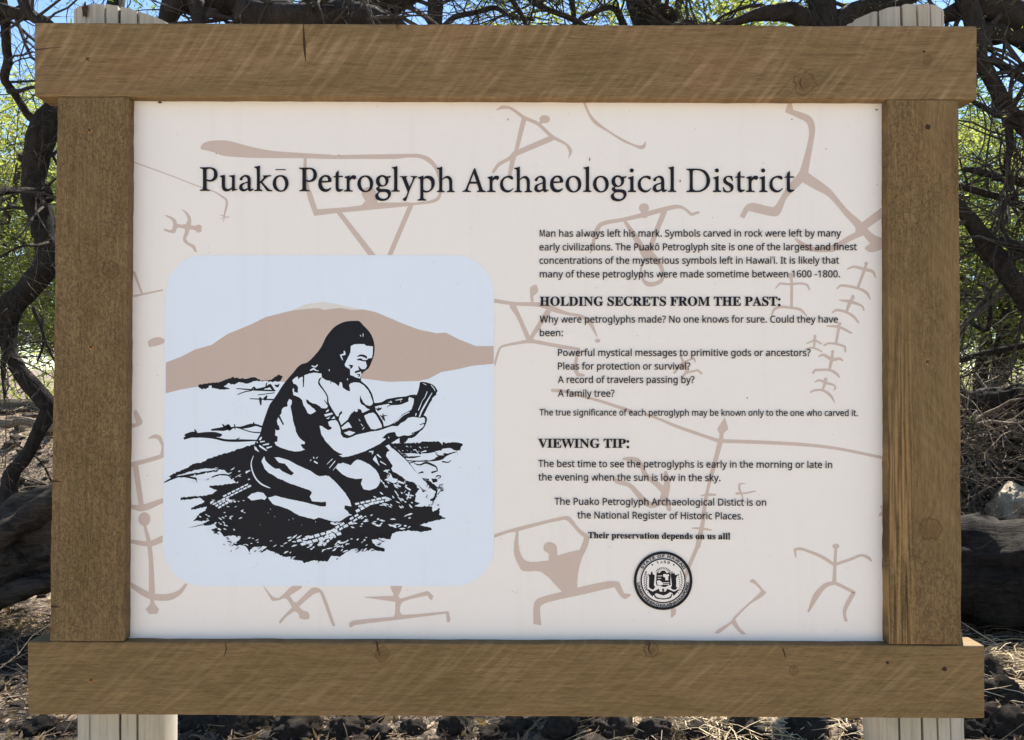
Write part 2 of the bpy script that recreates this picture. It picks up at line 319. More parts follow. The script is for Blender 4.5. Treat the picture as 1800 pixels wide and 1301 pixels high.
PETRO = '''
fig paddle figure in a frame
P T1 572,430 570,405 600,375 650,362 750,356 820,365 900,388 1030,420 1180,445 1400,460 1640,474 1640,509 1400,503 1000,500 850,492 750,482 680,455
S T2 -10,462,38 230,476,30 500,474,34 780,472,38 900,465,28 980,470,32 1050,500,38 1100,555,30 1125,620,22 1140,700,18 1140,760,22 1115,808,28 1050,832,22 940,845,18 870,845,25
S T2 74,488,26 74,570,26 90,700,24 115,790,34
P T2 92,745 122,745 170,888 510,858 548,822 520,770 535,730 560,715 600,720 630,745 632,790 645,835 860,835 920,840 940,855 900,862 560,895 350,915 145,940 85,770
S T2 335,905,36 610,1262,48
S T2 905,862,38 735,1262,38
fig thin arm line
S T1 33,538,10 300,635,9 560,735,9 680,775,10 745,815,15 780,845,18 782,890,20 770,940,16 762,975,14
S T1 765,975,9 728,965,6
S T1 765,975,9 735,1000,6
S T1 765,975,9 757,1018,7
S T1 765,975,9 785,990,9 802,978,6
fig small crawling figure
P T1 410,918 430,925 470,955 492,1000 490,1050 520,1055 560,1045 580,1060 575,1105 545,1112 520,1090 480,1085 470,1120 450,1160 470,1190 520,1215 540,1268 520,1268 500,1235 440,1195 425,1160 440,1110 440,1080 400,1070 375,1075 365,1105 350,1115 300,1105 268,1090 270,1075 300,1085 335,1090 345,1040 330,1005 300,985 275,970 290,968 340,985 370,1010 375,1035 410,1045 450,1040 465,1000 440,950
fig leaping figure
S T3 100,105,6 150,84,26 215,92,22 320,165,28 430,215,28 540,315,28 650,375,20 685,430,28 672,482,6
E T3 482,178,42,32
S T3 462,192,25 438,220,20
S T3 318,178,40 255,440,30
S T3 535,328,46 250,450,42
S T3 250,450,46 200,490,30 120,535,28 75,595,22
S T3 238,460,44 205,620,28
fig bent line
S T3 788,30,22 830,130,18 880,200,30 980,270,16 1100,345,20 1190,385,16 1240,400,30 1262,395,30 1280,352,4
fig looped figure
S T3 843,1230,12 870,1130,26 890,1060,36 930,1005,34 1100,970,30 1270,930,38 1400,895,38 1520,868,32 1575,878,22 @T4 70,930,24 125,912,20
E T3 1265,878,40,38
S T3 1268,900,55 1270,930,60
S T3 1115,985,25 1180,1080,40 1290,1270,66
S T3 1425,905,45 1330,1150,38 1300,1270,44
S T5 1255,20,60 1300,60,50 1350,120,35 1370,190,30 1355,240,32 1290,268,35 1240,262,35 1205,215,18 1195,160,16 1215,90,22 1245,40,30
fig large running figure
P T4 833,30 858,30 872,105 990,145 1030,185 1045,250 1040,310 1010,480 990,600 1130,700 1180,745 1290,880 1415,990 1600,850 1600,925 1455,1040 1510,1090 1600,1125 1600,1190 1520,1222 1470,1225 1435,1200 1445,1180 1480,1160 1425,1095 1330,1135 1230,1200 1180,1225 1000,1220 940,1190 880,1120 900,1118 990,1170 1050,1185 1180,1170 1300,1100 1360,1070 1360,1030 1290,950 1150,790 1050,735 945,675 870,750 820,800 780,900 750,940 700,942 600,920 520,900 485,962 450,945 500,855 560,838 700,870 730,860 780,780 850,680 915,600 935,550 990,340 995,260 975,205 925,175 808,122
fig triangle bodied figure
S T5 40,398,32 200,422,28 400,430,36 520,470,40 620,500,24 740,525,24 800,580,32 848,678,10
E T5 855,713,22,16
P T5 320,295 355,272 375,275 387,315 375,340 348,360 350,405 328,410 322,350
S T5 185,440,50 230,520,34 310,700,36
S T5 475,465,45 330,690,32
P T5 45,920 40,880 75,770 110,745 290,705 330,680 360,705 715,770 710,790 600,780 350,735 280,735 120,762 90,780
S T5 705,780,24 685,870,26 680,940,30 700,980,32 745,985,20
fig long spear figure
S T5 500,1105,28 590,1112,24 720,1150,20 860,1185,22 1120,1270,28
S T7 410,45,26 520,85,24 700,160,30 900,230,30 1110,302,36
S T8 215,358,34 600,372,32 960,392,30 1250,425,26 1540,482,26 1700,515,26
P T7 1160,75 1185,150 1192,190 1150,230 1148,290 1100,290 1110,235 1090,190 1100,165
S T7 1120,300,50 1080,450,44 1040,600,38 1000,750,30 980,850,34 960,980,40 950,1080,38 930,1170,44 905,1300,50
S T9 485,10,48 468,130,50 400,300,46 340,440,44 300,560,35 240,700,40
P T9 128,930 188,930 185,995 140,1040 128,1035
S T7 925,820,6 1000,812,26 1070,812,20
S T7 848,1130,10 940,1134,24 1030,1148,14
fig bird like figure
S T7 200,470,26 270,470,40 335,490,44 375,560,40 410,630,50 500,700,50 580,770,64
S T7 598,600,34 610,700,60 590,800,75 570,870,64
S T7 600,860,50 630,950,44
S T7 100,640,20 130,685,38 250,720,44 320,790,50 400,880,60 470,912,56 545,880,60
fig small bent mark
S T7 1355,705,6 1300,708,18 1300,760,22 1320,800,18 1335,860,10 1360,890,6
S T7 1272,800,22 1350,798,18 1450,778,14
fig small dancing figure
S TB 1565,690,25 1590,745,25 1600,780,45 1560,800,30 1505,870,28
S TB 1600,770,35 1650,740,20 1710,720,22 1722,755,16
S TB 1610,780,35 1640,850,35 1590,915,20
S TB 1640,870,25 1750,845,22 1790,880,22
fig arched figure
E T6 848,200,20,22
S T6 855,200,22 860,265,22 858,450,22
S T6 733,300,8 765,262,16 850,268,18 940,262,16 985,275,18 1000,312,12
S T6 702,512,10 720,470,20 760,448,22 860,455,20 930,470,22 978,518,10
fig column figure
E T6 1448,105,15,14
S T6 1448,105,18 1435,150,24 1380,300,22
S T6 1300,148,12 1350,130,18 1430,150,26 1500,170,24 1520,215,10
S T6 1218,302,12 1250,278,20 1380,300,20 1450,335,24 1478,385,12
fig column figure
E T6 1342,370,16,18
S T6 1338,380,22 1320,410,28 1290,490,20
S T6 1235,393,8 1320,405,26 1415,440,16 1428,470,14
S T6 1180,490,14 1215,472,20 1290,488,20 1350,525,22 1387,572,14
fig column figure
E T6 1238,580,14,12
S T6 1235,580,20 1230,620,22 1210,735,20
S T6 1140,598,12 1230,605,22 1330,652,16
S T6 1115,750,16 1150,735,14 1210,738,18 1280,760,20 1283,800,14
fig column figure
E T6 1043,680,12,14
S T6 1042,680,16 1040,715,20 1035,770,14
S T6 980,735,10 1040,708,18 1095,738,12
S T6 970,778,10 1030,770,16 1095,798,12
fig column figure
E T6 1183,800,12,14
S T6 1182,800,14 1175,860,28 1158,940,20
S T6 1073,838,10 1110,825,20 1180,862,26 1240,855,20 1260,870,14
S T6 1028,968,16 1045,945,20 1158,945,20 1215,975,22 1234,1000,14
fig column figure
E T6 1128,1018,14,14
S T6 1125,1035,24 1105,1100,20
S T6 1045,1040,10 1075,1025,16 1130,1045,24 1195,1065,14 1205,1085,16 1195,1102,10
S T6 1008,1120,12 1040,1105,18 1105,1105,18 1165,1145,22 1198,1200,8
fig tumbling figure
P TA 98,130 105,136 180,222 230,228 340,128 415,128 400,155 312,212 345,265 370,262 480,155 515,148 550,160 580,195 672,450 655,455 640,430 560,210 545,185 500,200 385,300 420,332 450,340 468,365 465,395 430,402 390,390 380,355 350,335 290,375 240,430 226,430 235,405 330,305 290,240 260,235 230,248 175,255 160,235
fig striding figure
P TA 1105,120 1200,120 1195,160 1172,215 1185,238 1230,225 1385,180 1410,180 1447,215 1435,250 1420,240 1400,210 1210,258 1185,300 1185,345 1205,365 1540,338 1568,335 1582,400 1572,425 1555,420 1548,355 1150,405 830,445 795,465 780,450 785,425 820,408 1135,380 1145,350 1148,262 900,226 905,222 1130,215 1133,200 1115,165
fig paddler figure
H TC 140,328 330,268 560,210 830,148 880,160 970,270 1055,335 1062,370 1040,450 1000,530 970,620 950,740 948,830 1250,768 1345,775 1395,885 1460,890 1450,910 1410,938 1370,925 1300,825 1150,860 1000,895 700,960 610,995 592,1030 605,1190 530,1175 530,1040 540,970 580,930 800,870 605,680 430,672 385,610 345,510 345,420 362,300 300,305 140,362 | 388,290 825,182 880,220 960,310 1010,350 1005,380 970,470 860,495 758,525 750,435 720,405 680,395 640,410 625,455 640,485 675,505 675,570 500,585 430,550 388,430
fig forked figure
P T9 1055,625 1055,605 1080,588 1115,600 1205,705 1250,745 1190,800 1060,880 890,1050 890,1075 940,1160 1015,1232 955,1232 840,1110 690,1225 640,1218 690,1170 830,1085 870,1030 1180,740 1185,718 1110,645
fig dancer figure
S TD 172,662,8 165,600,22 210,595,22 300,625,22 380,660,26 465,715,24
S TD 480,715,22 600,675,22 680,645,20 735,665,26 758,690,12
E TD 482,575,27,20
S TD 482,585,22 475,715,24 470,850,30
S TD 470,858,30 400,880,34 330,960,44 270,1080,16
S TD 480,862,28 560,900,24 625,935,26 600,970,34 555,1060,30 550,1110,22 560,1148,26
fig star mark
P TD 825,258 850,255 870,300 850,335 808,342 838,300
fig corner mark
S TE 80,150,18 130,285,14
S TE 80,308,14 270,268,10
fig oval mark
P TE 172,610 210,590 250,585 285,600 280,625 240,640 180,652 175,635
fig wedge mark
P TE 92,1070 135,1150 125,1175 60,1198 60,1165 95,1165 75,1090
fig tall stacked figure
S TF 150,160,8 180,150,22 205,155,24 228,205,18 228,245,30 215,262,24 52,308,26
S TF 75,320,30 108,550,28
S TF 45,540,18 110,550,36 228,508,26
E TF 123,612,33,38
S TF 125,650,16 148,740,24 160,850,24 165,1020,34
S TF 42,735,20 150,750,30 225,722,36
S TF 38,972,24 140,1035,36 210,1050,36 270,1045,36 320,1020,26 355,978,14
P TF 155,1050 178,1050 180,1085 205,1115 195,1140 150,1142 130,1115 155,1085
'''
# woodcut: K = ink, W = paper
ART = '''
K M2 485,183 518,218 578,280 612,345 628,420 622,500 600,560 572,622 522,658 503,692 500,728 @N2 600,330 690,400 760,490 810,590 845,740 900,740 1000,720 1080,670 1180,650 1300,630 1450,615 1530,590 1640,580 @N5 750,380 790,360 830,230 845,130 900,122 1000,140 1100,180 1155,240 1185,300 1160,340 1160,375 1130,390 1080,440 1080,465 1040,520 920,760 960,780 985,830 970,900 935,980 900,1030 850,1070 760,1160 690,1195 630,1195 @N6 580,180 520,215 460,200 400,200 300,215 400,310 520,430 620,550 700,650 760,730 860,850 950,910 1050,1010 1170,1100 1160,1200 1100,1170 1000,1130 900,1100 820,1010 770,960 600,900 @M4 700,560 420,640 440,700 440,770 380,800 290,845 @M3 1660,840 1480,800 1440,830 1300,790 1200,730 1050,690 900,660 815,640 800,600 840,560 870,480 860,250 880,115 @N3 290,420 320,330 400,200 430,80 450,0 @N1 215,1240 230,1160 300,950 370,770 430,690 520,560 620,400 740,250 830,150 900,60 980,0 @M2 0,568 60,512 130,425 170,340 205,290 250,240 300,208 360,186 440,180
J M3 890,110 760,148 640,190 560,207 480,240 400,275 310,295 250,335 170,365 85,412 110,425 220,385 340,350 440,335 540,345 600,350 640,380 680,430 720,470 640,480 560,490 470,495 465,515 540,540 500,570 430,590 200,605 195,630 260,625 380,610 420,640 400,660 300,700 295,720 360,710 440,690 430,730 370,760 340,800 315,825 380,825 470,820 380,860 270,890 360,870 520,860 540,890 480,905 520,940 560,920 600,970 700,960 760,985 720,1020 660,1060 740,1050 800,1060 840,1120 860,1070 1000,1060 930,1125 1000,1090 1100,1130 1150,1160 1270,1155 1240,1185 1330,1195 1350,1220 1440,1190 1560,1205 1600,1150 1680,1160 1730,1120 @M4 430,1085 530,1110 600,1080 640,1100 720,1110 718,1080 650,1060 610,1030 600,1000 700,985 770,1000 795,940 900,915 1080,925 1160,910 1155,890 1050,860 1160,830 1290,800 1230,770 1235,705 1170,740 1160,690 1080,690 1000,690 1050,660 1000,640 1010,600 1100,550 1030,520 1000,470 900,440 800,380 740,320 700,200 600,180 400,230 300,320 @M3 1500,300 1100,180
J N6 280,210 570,205 850,200 900,170 980,175 1200,175 1250,210 1280,245 1285,185 1340,210 1460,185 1600,200 1660,215 1665,245 1630,280 1620,340 1560,355 1500,345 1450,310 1380,300 1290,310 1250,350 1210,345 1100,380 960,400 850,420 700,400 520,410 400,310
S N6 520,430,34 700,425,30 860,410,20
S N6 600,540,20 760,550,22 950,545,28 1120,520,60 1250,480,90 1330,430,70 1450,395,30 1555,372,12
S N6 1280,560,30 1390,570,22 1442,532,12
S N6 1150,400,36 1220,440,60
S N6 560,470,40 720,475,36 860,455,14
S N6 630,590,22 760,560,18
S N6 740,600,20 850,620,28 960,580,40 1080,620,40 1160,665,26 1180,735,22 1080,765,36
S N6 820,782,14 890,758,36 910,768,24
S N6 800,855,18 900,882,20 1010,900,28
P N6 950,910 1020,920 1170,1040 1175,1120 1080,1080 980,980
J N6 1060,880 1180,890 1180,940 1090,960
S N6 1150,860,14 1180,830,26 1240,830,20 1240,860,18 1190,880,14
S N6 1160,1210,12 1180,1110,10 1232,1000,20
S N6 1190,1180,20 1230,1130,10 1295,1108,20
S N6 1150,1180,20 1120,1270,50 1060,1290,40
J M1 360,790 380,768 430,765 560,750 690,702 750,720 820,715 880,705 960,735 1040,730 1110,680 1150,695 1120,745 900,740 800,765 740,750 700,775 640,760 600,790 660,815 580,820 470,800 400,820
S M1 720,810,8 860,822,14 1075,830,14
S M1 860,815,8 880,800,20 900,820,20 950,815,26 990,800,14 1000,760,10
S M1 1000,800,20 1030,780,30 1060,820,20
S M1 1080,780,14 1100,790,24 1115,770,8
S M1 730,865,8 800,840,10 860,830,8
S M1 920,870,8 1070,850,8
S M1 845,905,8 1060,914,14
S M1 940,905,28 945,960,14
S M1 985,905,34 1000,880,14
W M1 460,785 485,782 487,810 462,806
S M1 490,1195,18 540,1190,25 600,1185,40 645,1165,50 650,1190,30 700,1170,12 760,1175,22 850,1155,34 900,1150,20 950,1165,18
S M1 590,1145,12 610,1170,20
S M1 700,1145,10 705,1185,10
S M1 880,1130,14 870,1160,14
S M1 760,1185,8 860,1215,10 950,1222,12
S M1 330,1195,12 345,1220,20 300,1250,20
S M1 250,1245,30 320,1225,30 380,1245,30 450,1225,22 480,1245,26 560,1245,34
S M3 235,58,20 300,30,40 360,28,44 430,18,40 520,20,44 575,24,20
S M3 235,50,14 330,40,14 500,50,20 620,75,22 750,77,24 905,75,12
S M3 720,66,10 745,52,8
S M3 48,466,10 110,435,18 200,410,14 340,430,20 350,462,6
S M3 200,418,10 380,385,16 545,350,14
S M3 440,442,8 540,400,14 640,400,14 680,440,10
S M3 110,425,12 240,400,10 420,370,12 540,365,8
S N6 480,110,30 560,90,60 640,85,50
W M2 350,580 375,530 402,475 406,415 440,398 530,396 548,412 612,418 610,490 602,525 565,532 545,560 556,600 540,628 505,632 500,665 508,680 490,718 455,708 420,690 400,685 398,630 375,618 352,600
W N1 740,665 790,690 790,760 765,810 790,930 810,1060 845,1190 885,1301 @N3 1060,40 1080,130 1130,240 1190,300 1260,355 1250,390 1190,385 1180,410 1220,470 1260,490 1180,520 1060,530 900,490 780,450 700,400 675,350 735,340 735,240 690,220 700,110 775,125 780,80 730,20 @N1 470,1250 520,1265 560,1250 555,1200 520,1150 505,1080 535,1010 590,1110 630,1175 640,1140 560,980 590,950 605,860 640,825 710,810 705,740
W N1 800,310 850,265 905,235 920,300 935,265 1000,240 1000,440 1020,440 1030,215 1100,190 1200,165 1355,180 1365,250 1310,280 1300,370 1350,450 1410,530 1460,620 1475,720 1480,790 1460,840 1370,860 1330,860 1300,790 1250,760 1140,740 1110,690 1060,680 1075,730 1150,800 1230,870 1250,900 1220,920 1150,960 1090,930 1060,860 1010,780 990,690 940,640 870,610 820,590 805,480 830,455 835,530 905,550 910,440 870,390 820,370
W N1 1340,290 1365,255 1450,310 1530,320 1520,385 1550,335 1620,370 1685,425 1705,360 @N2 190,345 225,350 245,450 300,490 370,520 385,510 365,400 400,365 480,348 570,360 650,410 720,490 770,580 800,670 820,740 800,780 750,805 690,780 630,720 600,660 580,600 575,700 600,770 650,790 700,840 780,870 620,930 600,910 580,860 540,870 520,910 480,910 470,890 410,950 340,1060 210,1170 165,1060 190,980 235,935 220,890 180,930 160,1000 120,990 60,900 0,820 @N1 1500,780 1490,700 1470,600 1400,490 1340,410 1315,340
W N1 1405,960 1570,925 1595,950 1430,1005
W N1 1440,1040 1525,1000 1490,1048
W N1 1540,1045 1600,990 1620,1040
W N1 1440,900 1490,860 1500,890 1450,920
W N4 235,150 280,150 330,190 400,230 450,215 450,175 400,130 375,85 440,50 540,35 570,60 620,160 640,260 640,310 690,370 770,385 830,365 950,315 1200,260 1350,240 1450,210 1560,170 @N5 310,965 430,965 480,910 560,870 620,810 720,790 850,810 920,800 945,830 940,900 850,930 850,945 930,925 910,980 850,1030 790,1060 700,1100 740,1110 620,1150 550,1140 440,1170 400,1150 370,1080 320,1085 240,1130 160,1195 200,1210 @N4 1500,400 1400,480 1250,560 1080,640 900,700 780,735 680,745 600,710 660,700 665,680 610,670 500,600 350,440 270,310
W N2 860,810 1000,780 1100,760 1180,780 1330,775 1480,720 1510,630 1600,660 1590,760 1550,870 1480,910 1380,960 1300,1060 1200,1130 1120,1170 1030,1190 1010,1100 940,980 880,900
W N2 650,990 740,940 820,925 870,960 930,1060 980,1150 990,1210 860,1245 780,1240 700,1110
W N2 340,1105 370,1120 420,1215 350,1215 240,1250 215,1210
W N4 700,280 800,240 920,275 850,320 800,335 740,310
w N5 1078,335,12 1000,465,24 955,545,30 880,680,30 840,782,22
w N5 985,310,14 940,420,12 890,490,8 855,580,14 820,660,18
w N5 905,150,8 965,182,12
w N5 1060,185,12 1120,260,14 1135,300,6
w N5 645,700,16 520,765,16 440,845,12 350,915,8
w N5 775,730,20 765,770,14
W N6 295,208 460,110 458,200 380,208
W N4 540,960 590,880 680,850 830,900 890,830 960,790 1040,810 1180,880 1300,980 1350,1050 1385,1130 1390,1220 1350,1301 @M4 675,480 640,520 580,540 525,530 500,480 515,430 450,435 370,415 320,385 270,335
W N3 480,620 500,690 540,740 620,810 700,860 770,855 830,910 1000,985 1050,940 1000,900 940,840 880,760 760,740 700,660 670,640 760,640 900,680 960,700 1100,780 1250,850 1350,890 1480,980 1540,1000 1660,985 1735,1010 @M4 200,405 280,480 350,560 400,640 412,690 350,680 345,710 380,740 395,770 300,830 240,830 100,790 @M3 1480,795 1440,810 1300,775 1200,715 1060,670 1010,610 1080,590 1200,620 1350,650 1500,690 1550,690 1550,645 1510,650 1420,640 1400,600 1420,560 1400,540 1200,470 1110,425 @N3 900,1095 740,1040 640,970 560,930 490,860 430,720
W M3 820,605 860,570 920,555 970,565 1000,605 980,630 950,620 860,635
w N3 278,608,8 235,740,18 250,880,24 320,1040,26 430,1150,28 560,1212,20 605,1225,4
W N3 290,420 330,450 385,540 300,490
w N3 395,420,30 450,460,34 525,510,20
w N3 400,300,34 425,265,30
w N3 415,345,24 485,335,20
w N3 460,405,20 560,385,30
w N3 540,460,30 620,435,20
w N3 340,345,18 355,360,14
w N3 1425,640,22 1430,665,10
w N3 1440,720,28 1490,750,26
w N3 1375,690,18 1355,710,8
w N3 1475,660,14 1500,635,12
w N4 375,880,8 480,780,14
w N4 425,950,14 530,820,16
w N4 490,995,8 600,865,12
W N6 190,265 255,230 300,290 430,390 600,550 760,740 900,890 970,960 1080,1090 1150,1130 1140,1190 1000,1130 900,1080 830,1010 760,960 680,940 620,910 560,900 500,840 400,780 330,750 300,690 330,640 260,540 200,450 220,380 275,350
W N6 170,910 250,860 290,790 330,870 420,890 420,940 350,975 250,930
w N6 360,1000,30 470,1030,30
w N6 440,940,40 540,975,24
w N6 200,730,40 230,760,30
W N4 1250,780 1300,710 1330,790 1380,910 1260,800
w N4 1180,640,12 1250,640,40 1240,690,10
w N4 1340,700,30 1400,750,20
w N4 1400,830,24 1500,890,14
w N4 1470,1010,26 1560,990,20
W N6 540,405 620,400 840,410 820,440 740,430 700,455 620,465 600,430
W N6 860,450 960,405 1100,390 1150,400 1160,470 1120,510 1040,535 980,530 960,490 920,530 740,535 730,510 850,495
W N6 1150,400 1200,385 1310,435 1220,440
W N6 1265,350 1300,310 1380,305 1450,330 1470,380 1380,405 1290,390
w N6 650,505,20 730,500,12
W N6 740,600 820,650 960,635 1080,665 1150,720 1060,740 1060,790 1120,780 1130,830 1050,870 1000,885 900,860 830,800 880,790 920,780 905,735 850,760 800,720
w N6 1070,920,20 1090,975,14
w N6 1150,960,26 1190,1000,20 1180,1090,12
w N6 830,420,10 760,330,16 720,340,12
w N6 870,380,14 960,355,26
w N6 600,1060,26 660,1095,30
w N6 540,1160,8 580,1110,10
w N6 640,1150,30 620,1240,26
W N6 760,1180 800,1130 850,1060 900,1140 960,1170 900,1220 840,1300 780,1240
w N6 980,1240,40 1000,1290,30
k M2 470,512,8 500,502,18 545,515,20 552,530,8
k M2 465,542,8 495,540,20 525,552,12 560,550,14
k M2 478,605,8 488,625,16 505,640,20 450,658,18
k M2 465,680,8 490,680,12 480,700,10
k M2 392,596,10 418,600,22 405,620,14
w M2 345,465,12 350,490,18 310,500,12 320,522,10 330,545,6
w M2 45,600,10 75,610,12 95,592,10
w M2 30,640,10 60,625,18 80,640,10 105,645,6
w M2 205,635,8 205,645,8
w M2 375,720,8 375,730,8
w M2 495,315,8 500,325,5
w M2 520,300,6 520,325,6
k N1 1310,290,10 1310,370,34 1400,500,24 1470,620,22 1480,740,30 1600,960,40 1680,1080,30 @N2 200,1170,28 215,1290,20
k N1 1410,690,10 1480,780,24
k N1 1070,680,14 1100,730,50 1200,790,60 1290,850,60 1400,870,50 1480,850,20
k N1 1300,840,90 1330,960,120 1420,1100,110 1490,1220,50
k N1 1490,1210,60 1525,1220,50
k N2 580,605,8 590,720,34 640,770,28 780,830,40
k N2 780,870,24 630,950,40 560,970,30
k N2 540,870,30 580,890,40 600,920,14
k N2 460,900,14 440,980,60 400,1080,60
P N2 400,950 470,900 560,970 640,990 700,1110 790,1250 600,1300 480,1300 420,1200 350,1100 330,1080
w N2 550,1050,8 575,1085,12
w N2 590,1140,8 625,1180,14
w N2 655,1205,10 625,1245,14
k N2 1090,820,10 1150,780,20 1330,745,60 1480,700,40
k N2 880,850,14 920,870,50 980,840,20
k N2 960,980,14 1020,1030,40 1040,1080,20
k N2 1010,940,8 1010,990,30 1090,980,10
k N2 980,1090,14 1030,1000,10
w N2 1110,725,8 1180,730,20 1150,700,8
w N2 1250,690,10 1370,670,24
w N2 1350,690,8 1350,730,8
k N4 1440,380,16 1540,320,60 1650,280,30 1690,370,40
w N4 1550,360,14 1560,380,14
k N5 850,940,16 930,910,14
k N5 700,1105,24 730,1095,14
k N5 60,600,8 60,660,26 110,640,10
k N6 330,790,50 380,830,50 480,870,40
'''
CELLS = [('M3',470,660,830,480,9,2,46,20),('M3',520,690,650,615,4,2,48,22),('M3',1275,1015,1660,905,7,2,62,34),('M4',110,1040,200,950,3,2,62,34),('M4',170,950,480,760,7,2,50,26),('M4',440,670,740,605,6,2,50,24),('M4',450,740,620,650,4,1,60,30)]
GLYPHS = {
'P':('A',534,'58,98 100,100 240,98 310,112 355,145 382,215 375,280 340,330 290,355 240,362 180,348 180,470 185,500 205,515 242,522 242,534 58,534 58,520 90,512 112,495 115,470 115,170 110,135 92,122 58,115|178,135 230,122 280,132 312,170 320,225 310,285 275,325 230,335 178,322'),
'u':('A',534,'425,262 440,252 480,245 520,240 522,300 522,440 532,475 560,498 600,500 655,468 655,300 648,280 630,270 602,265 602,252 650,246 705,240 705,480 712,500 725,506 750,500 752,512 715,525 655,540 655,495 610,528 570,542 525,540 490,520 470,480 465,430 465,300 458,278 430,268'),
'a':('A',534,'795,310 830,270 890,240 930,240 970,255 992,290 1000,340 1000,460 1005,490 1015,502 1030,500 1048,490 1050,508 1020,530 990,540 965,530 950,505 910,530 870,542 820,530 792,495 792,450 810,415 850,392 940,362 945,358 945,320 930,285 900,268 870,275 850,300 845,325 825,338 805,330|945,380 890,398 855,425 845,455 855,490 885,505 915,498 945,480'),
'k':('A',534,'1072,85 1125,75 1168,62 1172,70 1172,370 1235,300 1245,275 1240,262 1230,258 1232,246 1380,242 1378,258 1330,265 1290,290 1215,365 1340,500 1370,515 1400,520 1400,536 1315,534 1250,455 1195,385 1172,385 1172,480 1178,505 1218,518 1218,534 1072,534 1072,520 1105,512 1118,495 1118,160 1110,120 1095,105 1072,98'),
'o':('B',652,'1368,480 1385,400 1430,335 1490,302 1550,294 1620,305 1680,350 1712,415 1720,480 1705,560 1660,625 1600,658 1540,666 1470,652 1410,605 1378,545|1440,460 1450,390 1480,345 1530,322 1580,335 1620,380 1645,440 1650,510 1640,570 1610,620 1560,642 1510,625 1470,575 1447,520'),
'e':('B',652,'485,470 500,390 545,330 600,295 660,288 720,300 760,345 780,410 765,438 735,445 555,455 565,520 600,580 655,608 710,600 765,570 772,585 735,630 680,660 630,664 560,645 510,590 488,530|558,420 580,360 610,330 640,322 680,335 705,380 705,412 690,420'),
't':('B',652,'940,180 940,305 1032,305 1032,330 940,330 940,560 950,595 975,608 1035,605 1040,618 1000,645 945,664 905,650 880,610 875,560 875,332 820,332 825,320 875,300 880,240'),
'r':('B',652,'1080,325 1135,308 1190,295 1190,350 1240,300 1290,290 1330,305 1335,340 1305,385 1270,370 1240,365 1190,415 1190,600 1205,625 1255,635 1255,655 1068,655 1068,635 1110,622 1125,600 1125,390 1118,360 1100,350 1080,345'),
'g':('C',617,'445,290 425,325 400,325 385,330 395,370 385,430 345,485 280,512 215,510 205,520 200,545 220,565 360,570 420,595 445,650 430,720 380,780 300,812 230,812 150,785 118,725 125,680 190,625 150,590 132,555 150,535 190,515 145,460 132,400 140,350 180,300 240,275 300,278 345,300 370,300 410,295 440,288|262,300 300,320 330,370 335,420 315,475 280,490 240,475 210,425 203,375 220,325|205,635 300,625 360,640 388,685 375,735 330,770 260,770 205,745 178,695 185,660'),
'l':('C',617,'465,108 520,98 572,82 580,90 580,560 590,590 628,600 628,618 460,618 460,600 500,590 514,565 514,170 505,135 465,118'),
'y':('C',617,'635,295 785,292 785,308 765,320 768,345 838,520 905,370 915,325 900,312 862,306 862,292 1000,295 998,312 965,322 940,355 835,600 770,790 755,815 735,815 700,795 698,770 740,745 770,710 795,640 795,610 700,370 680,325 665,312 635,308'),
'p':('C',617,'1018,320 1070,300 1130,280 1130,335 1190,290 1250,285 1320,310 1360,370 1368,440 1350,520 1300,590 1230,628 1180,635 1130,620 1130,740 1140,770 1190,785 1190,805 1012,805 1012,785 1050,775 1066,750 1066,390 1058,352 1045,340 1018,335|1130,355 1180,335 1240,345 1285,390 1300,450 1295,530 1260,585 1200,605 1155,592 1130,570'),
'h':('C',617,'1415,115 1470,108 1522,88 1528,95 1528,350 1590,300 1650,285 1700,310 1735,370 1738,440 1738,560 1750,595 1788,608 1788,625 1632,625 1632,608 1665,598 1678,570 1678,430 1665,360 1630,330 1590,330 1528,370 1528,570 1538,595 1575,608 1575,625 1418,625 1418,608 1450,598 1466,570 1466,180 1458,150 1440,138 1415,132'),
'A':('D',628,'292,130 305,140 440,530 460,580 480,600 525,615 525,632 345,632 345,615 380,605 385,580 345,455 188,455 150,560 148,590 165,603 210,615 210,630 35,628 35,612 75,602 105,570 275,150|272,235 335,418 202,418'),
'c':('D',628,'1100,350 1085,372 1050,355 1010,330 975,330 930,350 895,400 888,460 905,530 950,585 1010,600 1060,585 1100,550 1108,560 1060,615 1010,638 960,640 890,612 845,560 830,490 840,410 885,345 950,305 1010,292 1070,298 1100,325'),
'i':('F',628,'52,328 110,312 162,295 162,570 172,598 215,612 215,632 48,632 48,612 85,600 97,575 97,385 90,358 52,345|127,138 156,150 167,178 156,207 127,219 99,207 87,178 99,150'),
'D':('F',628,'1282,145 1480,142 1600,155 1690,200 1750,280 1778,385 1755,490 1690,570 1600,620 1510,632 1285,632 1285,612 1325,605 1350,575 1350,215 1335,180 1310,168 1282,165|1415,195 1440,175 1490,168 1580,185 1650,235 1695,310 1705,400 1690,490 1640,560 1570,595 1490,605 1440,590 1415,550'),
's':('G',468,'785,222 795,290 778,290 760,250 730,235 700,240 685,265 695,295 740,325 785,350 803,390 795,435 760,468 710,478 660,470 645,460 640,400 650,395 670,440 705,460 740,458 762,430 755,400 720,370 670,340 645,310 645,270 670,235 715,218 755,218'),
}
